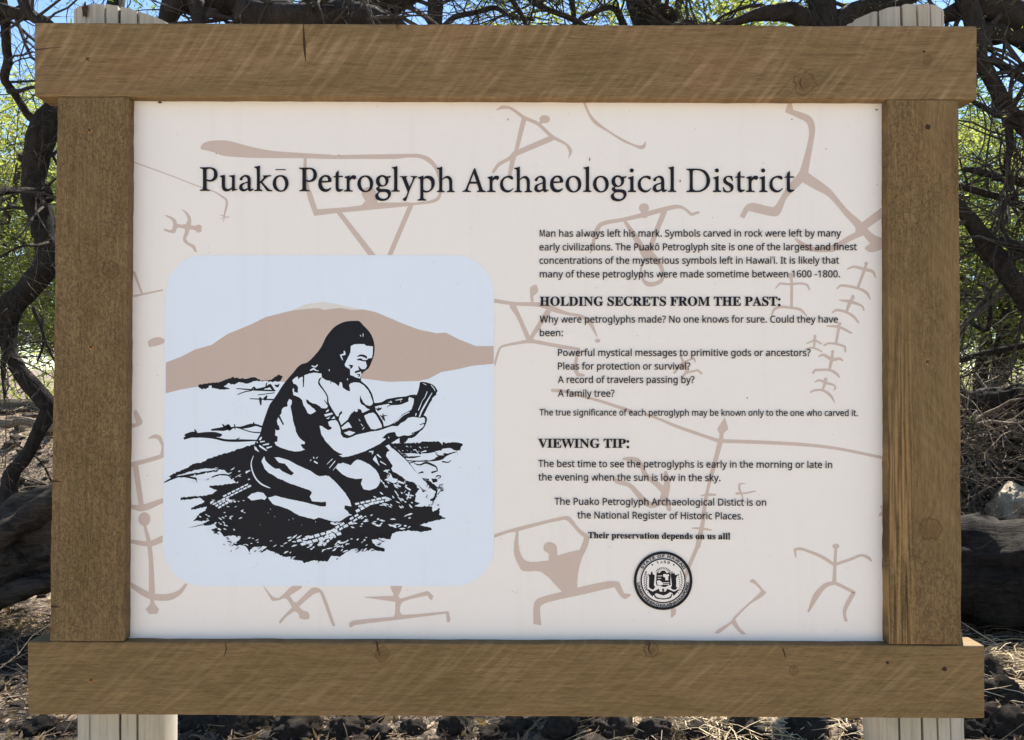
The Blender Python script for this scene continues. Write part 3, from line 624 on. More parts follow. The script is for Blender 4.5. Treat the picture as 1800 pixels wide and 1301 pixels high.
TITLE = [('P',351.5),('u',386.1),('a',420.8),('k',447.2),('o',479.4),('P',526.3),('e',559.7),('t',585.8),('r',605.1),('o',628.4),('g',659.8),('l',688.3),('y',702.9),('p',734.3),('h',767.9),
('A',812.9),('r',856.3),('c',879.2),('h',904.2),('a',939.6),('e',967.1),('o',994.3),('l',1025.3),('o',1042.5),('g',1074),('i',1104),('c',1121.3),('a',1147.9),('l',1174.4),
('D',1206.8),('i',1253.6),('s',1271.1),('t',1292.2),('r',1311.7),('i',1335),('c',1352.8),('t',1379.1)]
# text, x start, x end, baseline left, baseline right, cap height
LINES = [("Man has always left his mark. Symbols carved in rock were left by many",948.7,1478.7,416.2,415.8,12.2),
("early civilizations. The Puakō Petroglyph site is one of the largest and finest",948.2,1506.3,440.2,439.8,12.2),
("concentrations of the mysterious symbols left in Hawai’i. It is likely that",948.2,1475,463.8,463.5,12.2),
("many of these petroglyphs were made sometime between 1600 -1800.",948.7,1476.7,487.8,487.5,12.2),
("Why were petroglyphs made? No one knows for sure. Could they have",948.7,1473,567.2,567.2,12.2),
("been:",948.7,989.5,591,591,12.2),
("Powerful mystical messages to primitive gods or ancestors?",980.8,1425,625.8,626,12.2),
("Pleas for protection or survival?",980.8,1213.7,649.7,649.7,12.2),
("A record of travelers passing by?",980.6,1220.8,673.3,673.5,12.2),
("A family tree?",980.6,1080.3,697.4,697.5,12.2),
("The true significance of each petroglyph may be known only to the one who carved it.",948.3,1508,730.4,731.5,11.2),
("The best time to see the petroglyphs is early in the morning or late in",946.3,1463,821,823,12.2),
("the evening when the sun is low in the sky.",946.3,1266.5,844.6,846,12.2),
("The Puako Petroglyph Archaeological Distict is on",974.6,1346.9,887.4,889.3,12.2),
("the National Register of Historic Places.",1015,1306.3,911.3,913.3,12.2)]
BOLD = [("HOLDING SECRETS FROM THE PAST:",948.7,1372,537.5,537.5,15.6),("VIEWING TIP:",945.8,1105.9,787,787.2,15.4),
("Their preservation depends on us all!",1034,1283.2,946,948.2,10.4)]
# letter outlines: character, advance, contours (units)
SANS_TXT = '''\
 	175	
-	216	19,146 19,214 197,214 197,146
.	180	89,-18 55,-5 44,13 40,36 44,60 55,78 89,90 124,78 136,60 140,36 136,13 124,-5
0	384	191,-15 117,2 65,54 35,135 25,240 29,314 41,376 62,426 94,464 137,487 192,495 266,478 318,427 349,346 359,241 355,168 343,105 321,55 289,17 246,-7|191,52 233,63 261,96 278,155 283,240 278,325 261,384 233,417 191,428 150,417 122,384 106,325 100,240 106,155 122,96 150,63
1	384	173,-8 173,335 173,382 179,408 169,394 147,375 89,328 49,380 187,488 246,488 246,-8
5	384	167,-15 95,-8 34,14 34,87 103,60 167,52 213,58 248,75 270,104 277,147 271,185 251,213 217,230 165,236 123,233 82,226 45,249 64,488 320,488 320,418 130,418 120,296 141,299 185,302 254,293 308,263 342,216 354,153 342,83 304,30 244,-4
6	384	200,-15 154,-9 113,9 78,40 51,83 34,138 29,205 38,308 51,357 72,401 102,440 142,469 193,488 256,494 289,493 324,487 324,420 287,428 258,430 217,426 184,415 158,398 139,376 124,348 114,317 105,252 96,252 113,271 139,291 173,304 214,308 273,298 320,268 351,219 361,154 350,85 317,31 266,-4|199,51 235,57 262,76 280,107 286,154 281,193 265,221 239,240 201,246 174,243 150,234 131,220 117,203 108,185 105,166 116,111 129,87 147,68 171,55
8	384	193,-15 123,-6 69,21 36,65 25,122 29,155 40,184 78,227 122,251 95,267 66,294 47,329 40,372 45,408 61,439 84,463 115,480 151,491 192,494 251,487 300,463 332,424 343,372 340,342 330,317 295,277 254,254 303,228 343,185 355,157 359,124 347,67 313,22 260,-6|194,286 247,318 263,340 269,369 263,396 248,414 224,426 191,430 159,426 135,414 120,395 114,369 117,349 124,333 154,306|192,48 233,54 262,70 279,93 285,123 279,152 260,176 229,196 189,215 182,218 147,199 120,178 104,152 99,122 104,93 121,70 150,54
9	384	129,-15 97,-13 61,-7 61,60 128,50 169,53 202,64 227,81 247,104 262,131 272,163 280,227 289,227 273,208 247,189 213,176 171,171 112,181 66,212 35,260 26,324 31,373 46,415 70,449 102,474 141,489 187,494 232,488 274,470 309,439 335,397 352,342 357,275 348,172 335,122 314,78 284,40 244,10 192,-9|184,234 212,237 236,246 255,260 270,276 278,295 281,313 270,368 257,392 239,411 216,424 187,428 152,422 125,403 106,372 100,325 105,286 121,258 146,240
:	180	89,270 55,282 44,300 40,324 44,348 55,366 89,378 124,366 136,348 140,324 136,300 124,282|89,-18 55,-5 44,13 40,36 44,60 55,78 89,90 124,78 136,60 140,36 136,13 124,-5
?	291	86,127 86,154 91,199 110,237 145,273 185,310 204,336 209,367 205,393 191,411 169,422 136,426 80,418 25,396 -3,458 65,485 140,494 200,486 245,461 273,421 282,369 272,314 243,273 200,235 167,203 153,177 149,146 149,127|121,-18 101,-14 85,-5 74,13 70,36 74,60 85,78 120,90 154,78 166,60 169,36 166,13 154,-5
A	429	-12,-8 182,490 247,490 440,-8 361,-8 303,140 124,140 67,-8|150,210 279,210 229,345 222,364 213,394 214,409 211,376 200,345
B	437	57,-8 57,488 202,488 283,481 343,460 380,420 392,361 386,319 367,285 336,260 301,249 301,257 351,241 375,224 393,202 405,172 408,136 397,75 361,29 305,1 234,-8|134,283 214,283 264,288 294,302 308,323 314,354 307,384 289,404 256,416 205,420 134,420|134,59 222,59 274,65 305,82 322,108 328,141 322,172 305,195 272,211 217,217 134,217
C	424	261,-15 192,-7 135,17 90,55 58,106 39,169 33,240 40,310 60,372 94,423 142,462 201,486 271,494 344,487 415,463 384,397 328,417 271,425 205,413 155,376 124,318 113,240 123,162 152,104 201,67 270,54 328,60 393,75 393,7 331,-10
D	490	57,-8 57,488 213,488 282,481 342,460 391,425 428,378 450,317 457,244 440,135 389,55 307,8 199,-8|134,60 190,60 273,71 331,105 366,162 377,242 366,323 332,377 278,409 204,420 134,420
E	373	57,-8 57,488 341,488 341,418 134,418 134,285 329,285 329,216 134,216 134,61 341,61 341,-8
F	349	57,-8 57,488 341,488 341,418 134,418 134,265 328,265 328,195 134,195 134,-8
G	489	270,-15 200,-7 141,16 94,54 60,105 40,167 33,240 41,312 63,374 101,425 152,463 215,486 289,494 367,487 443,463 414,396 350,417 286,425 213,413 158,376 124,317 112,240 117,187 130,142 152,105 185,77 228,60 285,54 337,57 371,64 371,191 265,191 265,261 447,261 447,12 362,-9
H	498	57,-8 57,488 134,488 134,285 363,285 363,488 440,488 440,-8 363,-8 363,216 134,216 134,-8
I	228	19,-8 19,41 75,54 75,425 19,438 19,488 208,488 208,438 152,425 152,54 208,41 208,-8
J	183	-2,-136 -32,-133 -60,-125 -60,-58 -28,-65 -5,-66 24,-60 45,-40 54,3 54,488 130,488 130,7 121,-55 94,-100 51,-127
K	416	57,-8 57,488 134,488 129,253 161,294 202,340 334,488 418,484 229,270 425,-5 341,-8 173,217 134,182 134,-8
L	352	57,-8 57,488 134,488 134,62 343,62 343,-8
M	609	57,-8 57,488 160,488 308,95 299,95 450,488 552,488 552,-8 476,-8 476,295 478,364 480,412 492,412 332,-8 271,-8 113,412 125,412 128,365 129,291 129,-8
N	510	57,-8 57,488 139,488 395,91 385,91 384,114 382,162 381,209 381,488 453,488 453,-8 370,-8 114,390 124,390 127,340 129,268 129,-8
O	525	263,-15 192,-7 134,17 89,56 58,108 39,170 33,241 39,312 58,373 89,424 134,463 192,487 263,495 331,487 388,463 433,425 466,374 485,312 492,240 485,169 466,107 433,56 388,17 331,-7|263,54 330,66 376,103 403,162 412,240 403,319 376,377 330,413 263,426 196,413 150,377 122,319 113,240 122,162 150,103 195,66
P	406	57,-8 57,488 193,488 276,478 334,449 369,401 380,339 375,298 361,260 336,227 298,201 247,184 181,179 134,179 134,-8|134,246 174,246 232,252 271,267 294,294 301,336 295,373 275,398 240,414 186,420 134,420
R	418	57,-8 57,488 198,488 277,479 335,452 369,406 380,343 376,306 365,276 348,251 327,232 287,212 417,-5 333,-8 216,190 134,190 134,-8|134,257 197,257 246,263 277,279 295,304 301,340 295,377 276,401 244,414 194,419 134,419
S	369	166,-15 90,-9 26,10 26,85 96,62 169,54 213,59 245,73 262,95 268,123 259,158 228,186 161,214 106,239 65,271 40,311 32,364 37,402 53,434 78,460 111,479 150,490 193,494 268,487 336,464 312,398 251,418 192,425 155,421 129,408 115,388 110,364 119,327 149,301 209,274 282,240 309,220 329,195 341,165 345,128 333,68 296,22 239,-6
T	373	148,-8 148,418 -1,418 -1,488 374,488 374,418 225,418 225,-8
U	491	243,-15 162,-2 101,36 64,96 52,170 52,488 129,488 129,169 136,119 158,84 194,61 246,54 300,62 335,86 355,122 362,170 362,488 438,488 438,169 433,120 417,76 390,38 352,9 303,-9
V	403	166,-8 -11,488 69,488 179,174 197,119 201,78 206,119 224,176 333,488 414,488 237,-8
W	625	129,-8 -2,488 77,488 154,189 167,128 169,83 171,131 186,192 273,488 347,488 437,190 453,128 455,83 457,128 471,189 546,488 626,488 494,-8 421,-8 326,312 315,351 307,386 310,399 310,370 294,310 202,-8
a	377	144,-15 97,-8 58,13 31,49 23,100 34,151 68,190 125,213 203,223 257,225 257,238 252,274 239,295 219,306 190,310 138,302 84,280 60,340 124,365 193,374 253,367 296,343 322,303 330,246 330,-8 273,-8 262,43 269,43 246,19 220,0 187,-11|158,49 197,55 228,72 249,101 256,144 256,168 212,166 156,159 123,146 106,126 100,99 104,77 116,61 134,52
b	413	228,-15 187,-11 155,2 129,20 113,38 118,38 106,-8 49,-8 49,518 124,518 124,386 123,343 121,320 113,320 129,339 155,358 187,370 228,374 291,362 342,325 374,264 384,180 374,96 341,35 291,-2|219,50 257,59 284,83 301,123 307,181 301,238 284,278 257,301 217,309 173,301 145,279 130,240 124,182 124,180 130,122 145,82 173,59
c	322	201,-15 155,-10 113,6 77,32 51,70 34,118 29,178 35,240 52,290 79,328 115,354 158,370 206,375 260,369 311,352 287,288 243,302 204,307 161,299 131,276 112,236 106,179 112,123 130,84 160,60 201,52 251,58 302,77 302,7 256,-10
d	413	184,-15 121,-3 71,35 39,96 29,179 39,263 71,325 121,362 185,375 225,371 258,358 300,322 292,322 291,339 289,366 289,518 364,518 364,-8 302,-8 293,40 300,40 283,21 258,2 225,-11|194,50 240,58 268,79 284,115 290,168 290,178 284,236 269,277 240,301 194,310 156,301 129,275 112,233 106,178 112,123 129,83 156,59
e	379	210,-15 160,-9 116,7 79,34 52,72 35,120 29,177 34,234 49,282 74,321 108,351 149,369 196,375 241,369 280,353 311,328 334,293 348,252 353,205 353,161 107,161 114,117 135,81 168,59 213,52 272,58 336,80 336,11 276,-9|109,224 274,224 270,255 255,285 231,304 195,310 161,304 135,286 117,256
f	231	65,-8 65,306 2,306 2,348 65,368 65,383 73,445 98,489 138,514 190,522 231,518 270,507 250,446 218,454 191,457 168,453 153,441 144,418 140,383 140,368 231,368 231,306 140,306 140,-8
g	413	195,-169 121,-163 57,-144 57,-73 127,-97 198,-104 237,-98 265,-79 283,-50 290,-10 290,3 290,27 291,40 300,40 255,-1 185,-15 120,-2 70,37 39,99 29,179 39,259 70,321 119,361 184,375 220,371 252,361 280,342 301,320 294,320 302,368 364,368 364,-7 354,-76 322,-128 269,-159|194,50 238,57 267,76 284,111 290,166 290,179 284,241 266,280 237,301 193,309 157,301 130,276 112,235 106,179 112,122 129,82 156,58
h	415	49,-8 49,518 124,518 124,360 121,318 113,318 132,341 161,359 194,370 229,374 289,366 334,341 360,297 369,235 369,-8 294,-8 294,230 289,266 276,290 254,304 222,309 174,301 145,278 130,240 124,186 124,-8
i	173	87,411 57,423 47,438 44,457 47,477 57,492 87,504 116,492 127,477 130,457 127,438 116,423|49,-8 49,368 124,368 124,-8
k	359	49,-8 49,518 124,518 124,244 123,215 121,193 112,193 121,206 138,226 153,244 270,368 352,364 207,206 362,-5 277,-8 155,156 124,129 124,-8
l	173	49,-8 49,518 124,518 124,-8
m	628	49,-8 49,368 111,368 120,319 113,319 131,341 159,360 190,371 223,375 297,359 337,314 333,314 352,339 382,359 416,371 452,375 508,367 549,341 574,297 582,235 582,-8 507,-8 507,231 503,267 491,290 471,304 442,309 400,302 373,282 358,248 353,198 353,-8 278,-8 278,231 274,267 261,290 241,304 212,309 170,301 144,279 129,241 124,186 124,-8
n	415	49,-8 49,368 111,368 120,319 113,319 132,342 162,360 195,371 230,375 290,367 334,341 360,297 369,235 369,-8 294,-8 294,230 289,266 276,290 254,304 222,309 174,301 146,278 130,240 124,186 124,-8
o	406	202,-15 155,-9 113,8 78,36 51,75 34,124 29,181 40,262 76,324 132,362 204,375 252,369 295,352 330,324 356,285 373,238 378,180 366,99 331,37 275,-2|203,50 247,59 277,84 295,126 301,181 295,235 277,276 247,300 203,309 159,300 129,276 112,236 106,181 112,126 130,84 159,59
p	413	49,-169 49,368 112,368 120,319 113,319 129,338 155,358 187,371 229,375 292,363 342,326 374,265 384,181 374,97 342,36 292,-2 228,-15 188,-11 155,2 113,38 121,38 123,17 124,-13 124,-169|219,50 246,55 268,67 285,86 297,112 307,181 301,235 284,275 257,300 217,309 174,302 147,281 131,245 124,192 124,181 130,124 145,83 173,59
r	277	49,-8 49,368 113,368 119,302 111,302 129,327 155,352 187,369 225,375 248,374 276,369 267,299 240,304 221,305 197,301 174,291 153,274 138,252 128,224 124,192 124,-8
s	322	148,-15 81,-9 27,10 27,81 89,58 149,49 186,52 210,62 222,76 226,94 220,114 196,133 142,157 82,184 41,218 30,242 26,272 36,316 67,349 113,368 169,375 232,368 295,347 268,286 214,304 165,310 135,308 114,300 103,289 99,275 106,255 132,236 187,214 246,186 285,152 296,128 300,99 289,50 257,14 209,-8
t	242	167,-15 112,-5 88,10 70,33 58,64 54,104 54,306 3,306 3,348 56,372 80,451 129,451 129,368 233,368 233,306 129,306 129,107 133,80 143,63 158,53 178,50 204,52 236,59 236,-2 202,-12
u	415	184,-15 124,-7 80,19 54,62 45,124 45,368 121,368 121,129 126,93 139,69 161,55 193,50 240,58 269,81 285,119 291,173 291,368 366,368 366,-8 303,-8 294,40 302,40 283,17 253,-1 220,-11
v	341	131,-8 -12,368 69,368 147,150 159,117 170,82 175,60 165,60 171,83 183,118 194,150 272,368 353,368 210,-8
w	528	100,-7 -3,369 75,369 126,171 140,112 148,69 138,69 143,91 151,127 161,160 227,369 303,369 366,160 381,110 389,70 379,70 387,110 402,171 454,369 531,369 426,-7 345,-7 282,201 267,256 258,291 268,291 261,256 245,201 179,-7
y	343	57,-169 27,-167 -1,-163 -1,-99 26,-104 47,-105 72,-101 91,-89 107,-71 120,-46 137,-1 -11,368 69,368 149,158 167,106 178,65 169,65 179,103 198,158 273,368 354,368 195,-53 173,-100 144,-137 106,-161
z	316	18,-8 18,41 210,310 30,306 30,368 293,368 293,313 103,50 297,54 297,-8
·	403	56,-8 56,488 347,488 347,-8|106,42 298,42 298,437 106,437'''
SERIF_TXT = '''\
 	175	
!	181	52,115 33,500 147,500 129,115|90,-31 47,-15 32,8 28,36 32,65 48,88 90,102 132,88 148,65 152,36 148,8 132,-15
:	180	89,257 47,272 32,296 28,324 32,353 47,376 89,391 132,376 148,353 152,324 148,296 132,272|89,-31 47,-15 32,8 28,36 32,65 47,88 89,102 132,88 148,65 152,36 148,8 132,-15
A	437	-13,-4 -13,22 8,25 21,33 45,76 204,470 227,469 388,88 414,37 427,26 447,21 447,-4 225,-4 225,22 267,29 279,46 269,80 250,128 106,128 82,69 80,58 79,49 89,29 124,22 132,22 132,-4|119,165 236,165 177,314
C	468	257,-15 192,-7 135,16 88,53 52,103 30,161 22,228 30,295 53,353 89,401 137,438 194,462 259,469 310,463 368,444 387,439 405,446 417,469 441,469 441,304 417,304 389,362 354,404 312,430 265,439 214,426 178,387 155,320 148,226 156,139 181,77 221,40 278,28 317,33 356,48 393,74 428,112 453,89 412,42 367,11 315,-8
D	496	16,-4 16,21 45,25 60,33 67,47 70,75 70,374 67,406 58,423 42,432 11,435 11,459 222,459 329,444 408,399 456,326 472,228 457,127 411,54 335,10 229,-4|222,28 278,41 316,77 339,140 347,229 339,317 315,380 277,417 223,429 203,427 193,421 186,384 186,72 193,36 203,30
E	442	10,-4 10,20 43,24 59,33 68,49 71,78 71,369 68,404 59,423 43,431 12,435 12,459 403,459 403,316 380,316 365,371 338,403 294,421 232,426 201,424 190,415 187,388 187,250 193,250 231,255 256,272 273,301 285,349 308,349 308,114 284,114 269,180 257,198 239,209 185,218 187,218 187,67 189,48 195,39 231,32 275,34 312,42 342,57 368,78 389,107 408,147 435,147 406,-4
F	404	11,-4 11,21 43,27 59,36 68,54 71,84 71,375 67,404 59,420 42,429 10,435 10,459 398,459 398,316 374,316 365,356 352,383 334,403 309,417 274,425 230,427 201,426 189,419 186,398 186,251 190,251 227,257 253,273 270,302 281,351 306,351 306,114 282,114 271,167 254,198 227,214 188,220 186,220 186,81 192,44 199,34 211,27 261,21 261,-4
G	508	268,-14 199,-7 139,16 91,52 54,101 31,160 24,229 31,296 54,354 90,402 137,439 194,462 257,469 312,463 370,444 387,440 403,446 417,469 441,469 441,304 417,304 400,344 379,376 354,403 327,423 298,435 268,439 216,426 180,387 157,321 150,228 158,136 183,70 223,30 276,17 306,20 325,30 335,47 339,71 339,127 335,153 326,167 308,175 271,178 271,202 504,202 504,178 474,175 460,168 453,153 450,128 450,26 358,-4
H	523	11,-4 11,21 43,26 59,34 68,51 71,81 71,379 68,405 59,421 43,430 12,435 12,459 246,459 246,435 206,428 190,413 186,379 186,255 338,255 338,379 334,413 318,428 278,435 278,459 511,459 511,435 479,430 464,421 456,406 453,379 453,81 456,53 464,36 480,26 511,21 511,-4 278,-4 278,21 310,25 326,34 335,50 338,81 338,217 186,217 186,81 189,51 197,34 213,26 246,21 246,-4
I	261	9,-4 9,21 41,27 58,35 68,50 71,75 71,387 68,411 60,424 44,431 9,435 9,459 248,459 248,435 215,431 198,424 190,411 187,387 187,78 191,46 208,30 250,21 250,-4
L	426	11,-4 11,21 43,26 59,34 68,51 71,81 71,379 68,406 59,422 43,431 12,435 12,459 254,459 254,435 209,430 198,424 192,415 186,378 186,83 189,49 202,35 234,32 278,35 313,43 342,59 367,82 387,114 406,158 432,158 405,-4
M	634	10,-4 10,21 41,26 59,35 68,51 71,79 71,382 67,414 51,428 11,435 11,459 187,459 317,148 447,459 621,459 621,435 591,430 576,420 567,404 564,378 564,86 569,44 584,27 621,21 621,-4 392,-4 392,21 430,29 446,46 451,84 454,394 291,-4 267,-4 106,384 109,80 113,49 122,33 140,24 173,21 173,-4
N	494	401,-15 109,345 111,79 114,50 122,34 138,25 171,21 171,-4 14,-4 14,21 52,27 67,43 72,79 72,387 34,430 14,436 14,459 158,459 389,173 387,377 382,412 367,428 327,435 327,459 484,459 484,435 452,431 436,422 429,405 426,377 426,-15
O	525	261,-15 212,-10 167,4 127,26 91,55 63,91 41,132 28,178 24,228 28,277 41,323 63,364 92,400 127,430 169,452 215,465 265,470 314,466 359,452 399,430 434,401 463,366 484,325 498,278 502,228 498,178 484,132 462,91 433,55 398,26 356,4 310,-10|265,16 313,29 347,68 368,134 375,228 368,320 344,386 308,426 260,439 212,426 177,387 156,321 149,228 157,136 181,69 217,29
P	418	11,-4 11,21 43,26 59,34 68,51 71,81 71,379 68,405 59,421 43,430 12,435 12,459 214,459 288,455 337,444 369,425 393,400 408,369 413,332 402,279 369,237 315,210 242,202 186,202 186,81 189,51 197,34 213,26 246,21 246,-4|186,234 201,234 242,239 269,255 283,284 288,329 284,374 272,404 250,421 216,427 192,421 186,398
R	473	11,-4 11,21 43,26 59,34 68,51 71,81 71,379 68,405 59,421 43,430 12,435 12,459 217,459 306,452 370,429 408,390 421,335 414,295 395,262 362,237 321,222 435,53 455,29 479,21 484,21 484,-4 336,-4 199,208 186,208 186,81 189,51 197,34 213,26 246,21 246,-4|186,238 203,238 247,244 277,261 294,291 300,336 295,376 281,405 257,421 224,427 203,425 193,420 186,385
S	390	39,-15 39,162 65,162 86,96 114,53 151,27 197,19 230,24 254,39 269,61 275,89 262,127 223,156 161,187 110,217 74,250 53,287 46,332 50,371 64,405 85,432 113,453 147,466 185,470 230,465 283,452 292,450 299,449 310,453 318,470 343,470 343,315 319,315 307,353 290,383 270,407 246,425 221,437 194,441 165,436 142,423 128,404 124,380 128,358 140,339 191,306 255,276 320,236 340,214 354,189 363,133 358,92 342,56 317,26 282,4 241,-10 192,-14 158,-12 124,-3 97,6 85,8 72,4 64,-15
T	423	88,-4 88,21 121,25 139,34 148,51 152,81 152,429 149,429 103,422 68,400 44,365 32,314 7,314 7,459 414,459 414,313 390,313 378,366 354,401 318,422 268,429 267,429 267,81 270,50 279,33 297,25 332,21 332,-4
V	428	210,-17 41,379 19,417 6,429 -18,436 -18,459 215,459 215,435 168,428 159,421 157,410 165,379 258,148 344,379 351,409 348,421 340,428 295,435 295,459 446,459 446,435 424,432 411,425 386,381 232,-17
W	611	168,-15 29,391 12,424 1,432 -19,435 -19,459 185,459 185,435 152,428 146,422 144,410 152,374 223,158 297,353 282,398 274,416 265,426 225,435 225,459 443,459 443,435 407,428 397,411 403,387 474,171 537,370 545,406 542,419 536,427 499,435 499,459 628,459 628,436 609,429 598,419 579,378 449,-15 425,-15 316,304 193,-15
a	344	254,-14 213,-2 198,29 153,-2 95,-13 63,-8 37,9 21,33 16,63 27,106 61,139 117,167 195,193 195,241 192,264 184,280 170,288 148,291 117,286 109,274 117,258 127,231 123,213 112,199 96,190 77,187 57,190 42,200 32,216 29,236 33,260 46,281 67,298 93,311 125,320 162,322 224,316 266,295 289,260 297,211 297,63 299,42 304,39 322,47 334,27 296,-4|151,38 172,45 195,65 195,164 165,153 141,136 127,113 122,84 130,49
d	370	140,-14 105,-9 75,7 50,32 31,65 19,104 15,147 20,196 32,239 52,274 79,300 111,317 146,322 190,312 221,285 219,401 216,417 210,427 172,436 172,459 323,459 323,76 328,43 337,36 357,31 357,7 294,2 219,-15 221,34 190,-1|171,32 185,35 199,44 211,59 219,77 219,241 214,255 204,266 174,277 150,270 134,248 125,209 122,153 124,98 133,60 149,39
e	301	154,-14 116,-9 82,7 54,33 33,67 20,109 15,157 20,202 34,242 56,275 85,301 119,317 157,322 211,313 252,283 278,236 287,174 287,162 121,162 126,113 142,76 166,54 199,46 235,57 270,91 290,73 230,7|120,196 197,196 197,215 189,275 179,288 162,293 131,271 120,203
h	381	14,-4 14,19 42,29 48,56 48,398 42,427 34,433 15,437 15,459 152,459 150,271 188,309 243,322 283,315 312,294 329,259 334,212 334,56 341,28 349,23 367,19 367,-4 198,-4 198,20 206,20 225,29 231,56 231,217 225,256 217,264 203,267 175,259 152,233 152,56 158,28 165,23 184,19 184,-4
i	198	101,358 79,362 62,374 50,391 46,412 50,434 62,451 79,463 101,467 122,463 140,451 151,434 155,412 151,391 139,374 122,362|14,-4 14,19 42,29 48,56 48,252 43,282 16,291 17,314 152,314 152,56 158,29 184,19 184,-4
l	199	14,-4 14,19 42,29 48,56 48,397 43,427 36,433 16,436 16,459 152,459 152,56 158,29 184,19 184,-4
n	381	14,-4 14,19 42,29 48,56 48,253 42,281 34,287 15,291 15,314 152,314 150,272 188,309 243,322 283,315 312,294 329,259 334,212 334,56 341,28 349,23 367,19 367,-4 198,-4 198,20 206,20 225,29 231,56 231,217 225,256 217,264 203,267 175,259 152,233 152,56 158,28 165,23 184,19 184,-4
o	336	169,-14 126,-9 88,8 57,34 34,68 20,109 15,154 20,200 34,241 57,275 88,301 126,317 168,322 210,317 247,301 278,275 301,242 316,201 321,154 316,107 301,67 278,33 248,7 211,-9|169,16 190,22 205,41 213,82 216,154 213,227 204,269 189,288 169,295 146,288 132,269 124,227 121,154 124,82 132,41 147,22
p	371	13,-143 13,-121 38,-114 46,-100 48,-64 48,243 43,280 15,292 15,314 147,314 145,267 178,308 230,323 265,318 295,301 320,276 338,243 350,204 354,160 350,113 338,71 319,35 294,9 262,-8 227,-14 181,-3 150,27 152,-58 156,-97 169,-114 201,-120 201,-143|196,32 219,39 235,61 245,100 249,154 246,208 237,246 223,267 199,274 173,264 152,234 152,70 170,42
r	287	14,-4 14,19 42,29 48,56 48,251 43,282 16,291 17,314 150,314 147,257 162,283 185,304 209,318 233,322 259,319 278,307 290,289 294,266 290,247 281,232 266,222 248,218 220,227 204,247 188,256 177,252 165,239 156,219 153,192 153,56 155,38 161,29 201,19 201,-4
s	288	151,-14 121,-10 86,2 73,5 62,1 53,-13 32,-13 32,109 56,109 70,70 90,42 114,25 141,19 161,22 176,30 185,42 188,58 180,82 154,101 105,126 74,145 51,167 37,192 33,220 40,261 62,294 96,316 141,323 167,320 200,311 207,310 213,309 220,312 228,323 248,323 248,218 226,218 212,252 194,274 173,288 149,292 131,290 119,283 111,272 109,260 118,235 148,215 193,193 224,175 245,154 257,128 261,95 254,50 231,15 196,-7
t	228	124,-13 88,-8 63,8 49,34 44,71 44,275 16,275 16,301 85,372 127,428 148,428 148,314 212,314 212,275 148,275 148,82 153,53 159,47 168,44 187,52 205,80 228,67 185,6
u	375	131,-14 90,-7 62,15 47,50 42,96 42,247 36,280 27,287 7,291 7,314 146,314 146,75 154,48 163,42 176,40 203,47 224,68 224,247 217,281 208,287 185,291 185,314 328,314 328,70 334,42 364,32 364,9 300,3 224,-15 226,35 212,16 188,0 160,-11
v	306	140,-14 35,246 19,279 10,286 -7,290 -7,314 168,314 168,290 156,290 138,286 133,275 134,269 185,127 232,254 237,271 229,285 199,291 199,314 309,314 309,292 291,285 281,276 264,241 163,-14'''
# ---------------------------------------------------------------- terrain
def gz(x, y):
    d = y - CAM_Y
    t = min(1.0, max(0.0, (d - 5.9) / 3.4)); t = t * t * (3 - 2 * t)
    far = max(0.0, d - 40) * 0.02
    return 1.12 * t + far + 0.05 * noise.noise(Vector((x * 0.7, y * 0.7, 3))) * (1 if d < 30 else 0) + 0.02 * noise.noise(Vector((x * 3, y * 3, 7)))
def spaced(lo, hi, fine_lo, fine_hi, step, grow):
    a = []; v = fine_lo
    while v <= fine_hi: a.append(v); v += step
    s = step; v = fine_hi
    while v < hi: s *= grow; v += s; a.append(min(v, hi))
    s = step; v = fine_lo
    while v > lo: s *= grow; v -= s; a.insert(0, max(v, lo))
    return a
xs = spaced(-220, 220, -6, 6, 0.12, 1.16)
ys = spaced(-60, 260, 0.5, 9.5, 0.12, 1.16)
gv = [(x, y, gz(x, y)) for y in ys for x in xs]
nx = len(xs)
gf = [(j * nx + i, j * nx + i + 1, (j + 1) * nx + i + 1, (j + 1) * nx + i) for j in range(len(ys) - 1) for i in range(nx - 1)]
tag(obj('ground', gv, gf, M_SOIL, smooth=True), kind='structure')

pxs = spaced(-60, 60, -5, 5, 0.25, 1.2); pys = [-60, -30, -15, -9, -6, -4.5, -3.5] + [-3.0 + 0.25 * k for k in range(13)]
pv = [(x, y + (0.35 * noise.noise(Vector((x * 0.4, 1, 2))) if k == len(pys) - 1 else 0), gz(x, y) + 0.012) for k, y in enumerate(pys) for x in pxs]
nx = len(pxs)
tag(obj('path', pv, [(j * nx + i, j * nx + i + 1, (j + 1) * nx + i + 1, (j + 1) * nx + i) for j in range(len(pys) - 1) for i in range(nx - 1)], M_BOUNCE_SAND, smooth=True), kind='structure')  # unseen pale ground in front, added to bounce warm light onto the panel

# ---------------------------------------------------------------- the sign
SIGN = thing('interpretive_sign', (0, 0.09, 0), 'wood framed interpretive sign panel about petroglyphs on two round posts', 'information sign')
YF, YB = -0.017, 0.021           # front and back of the frame boards; the panel face is y = 0

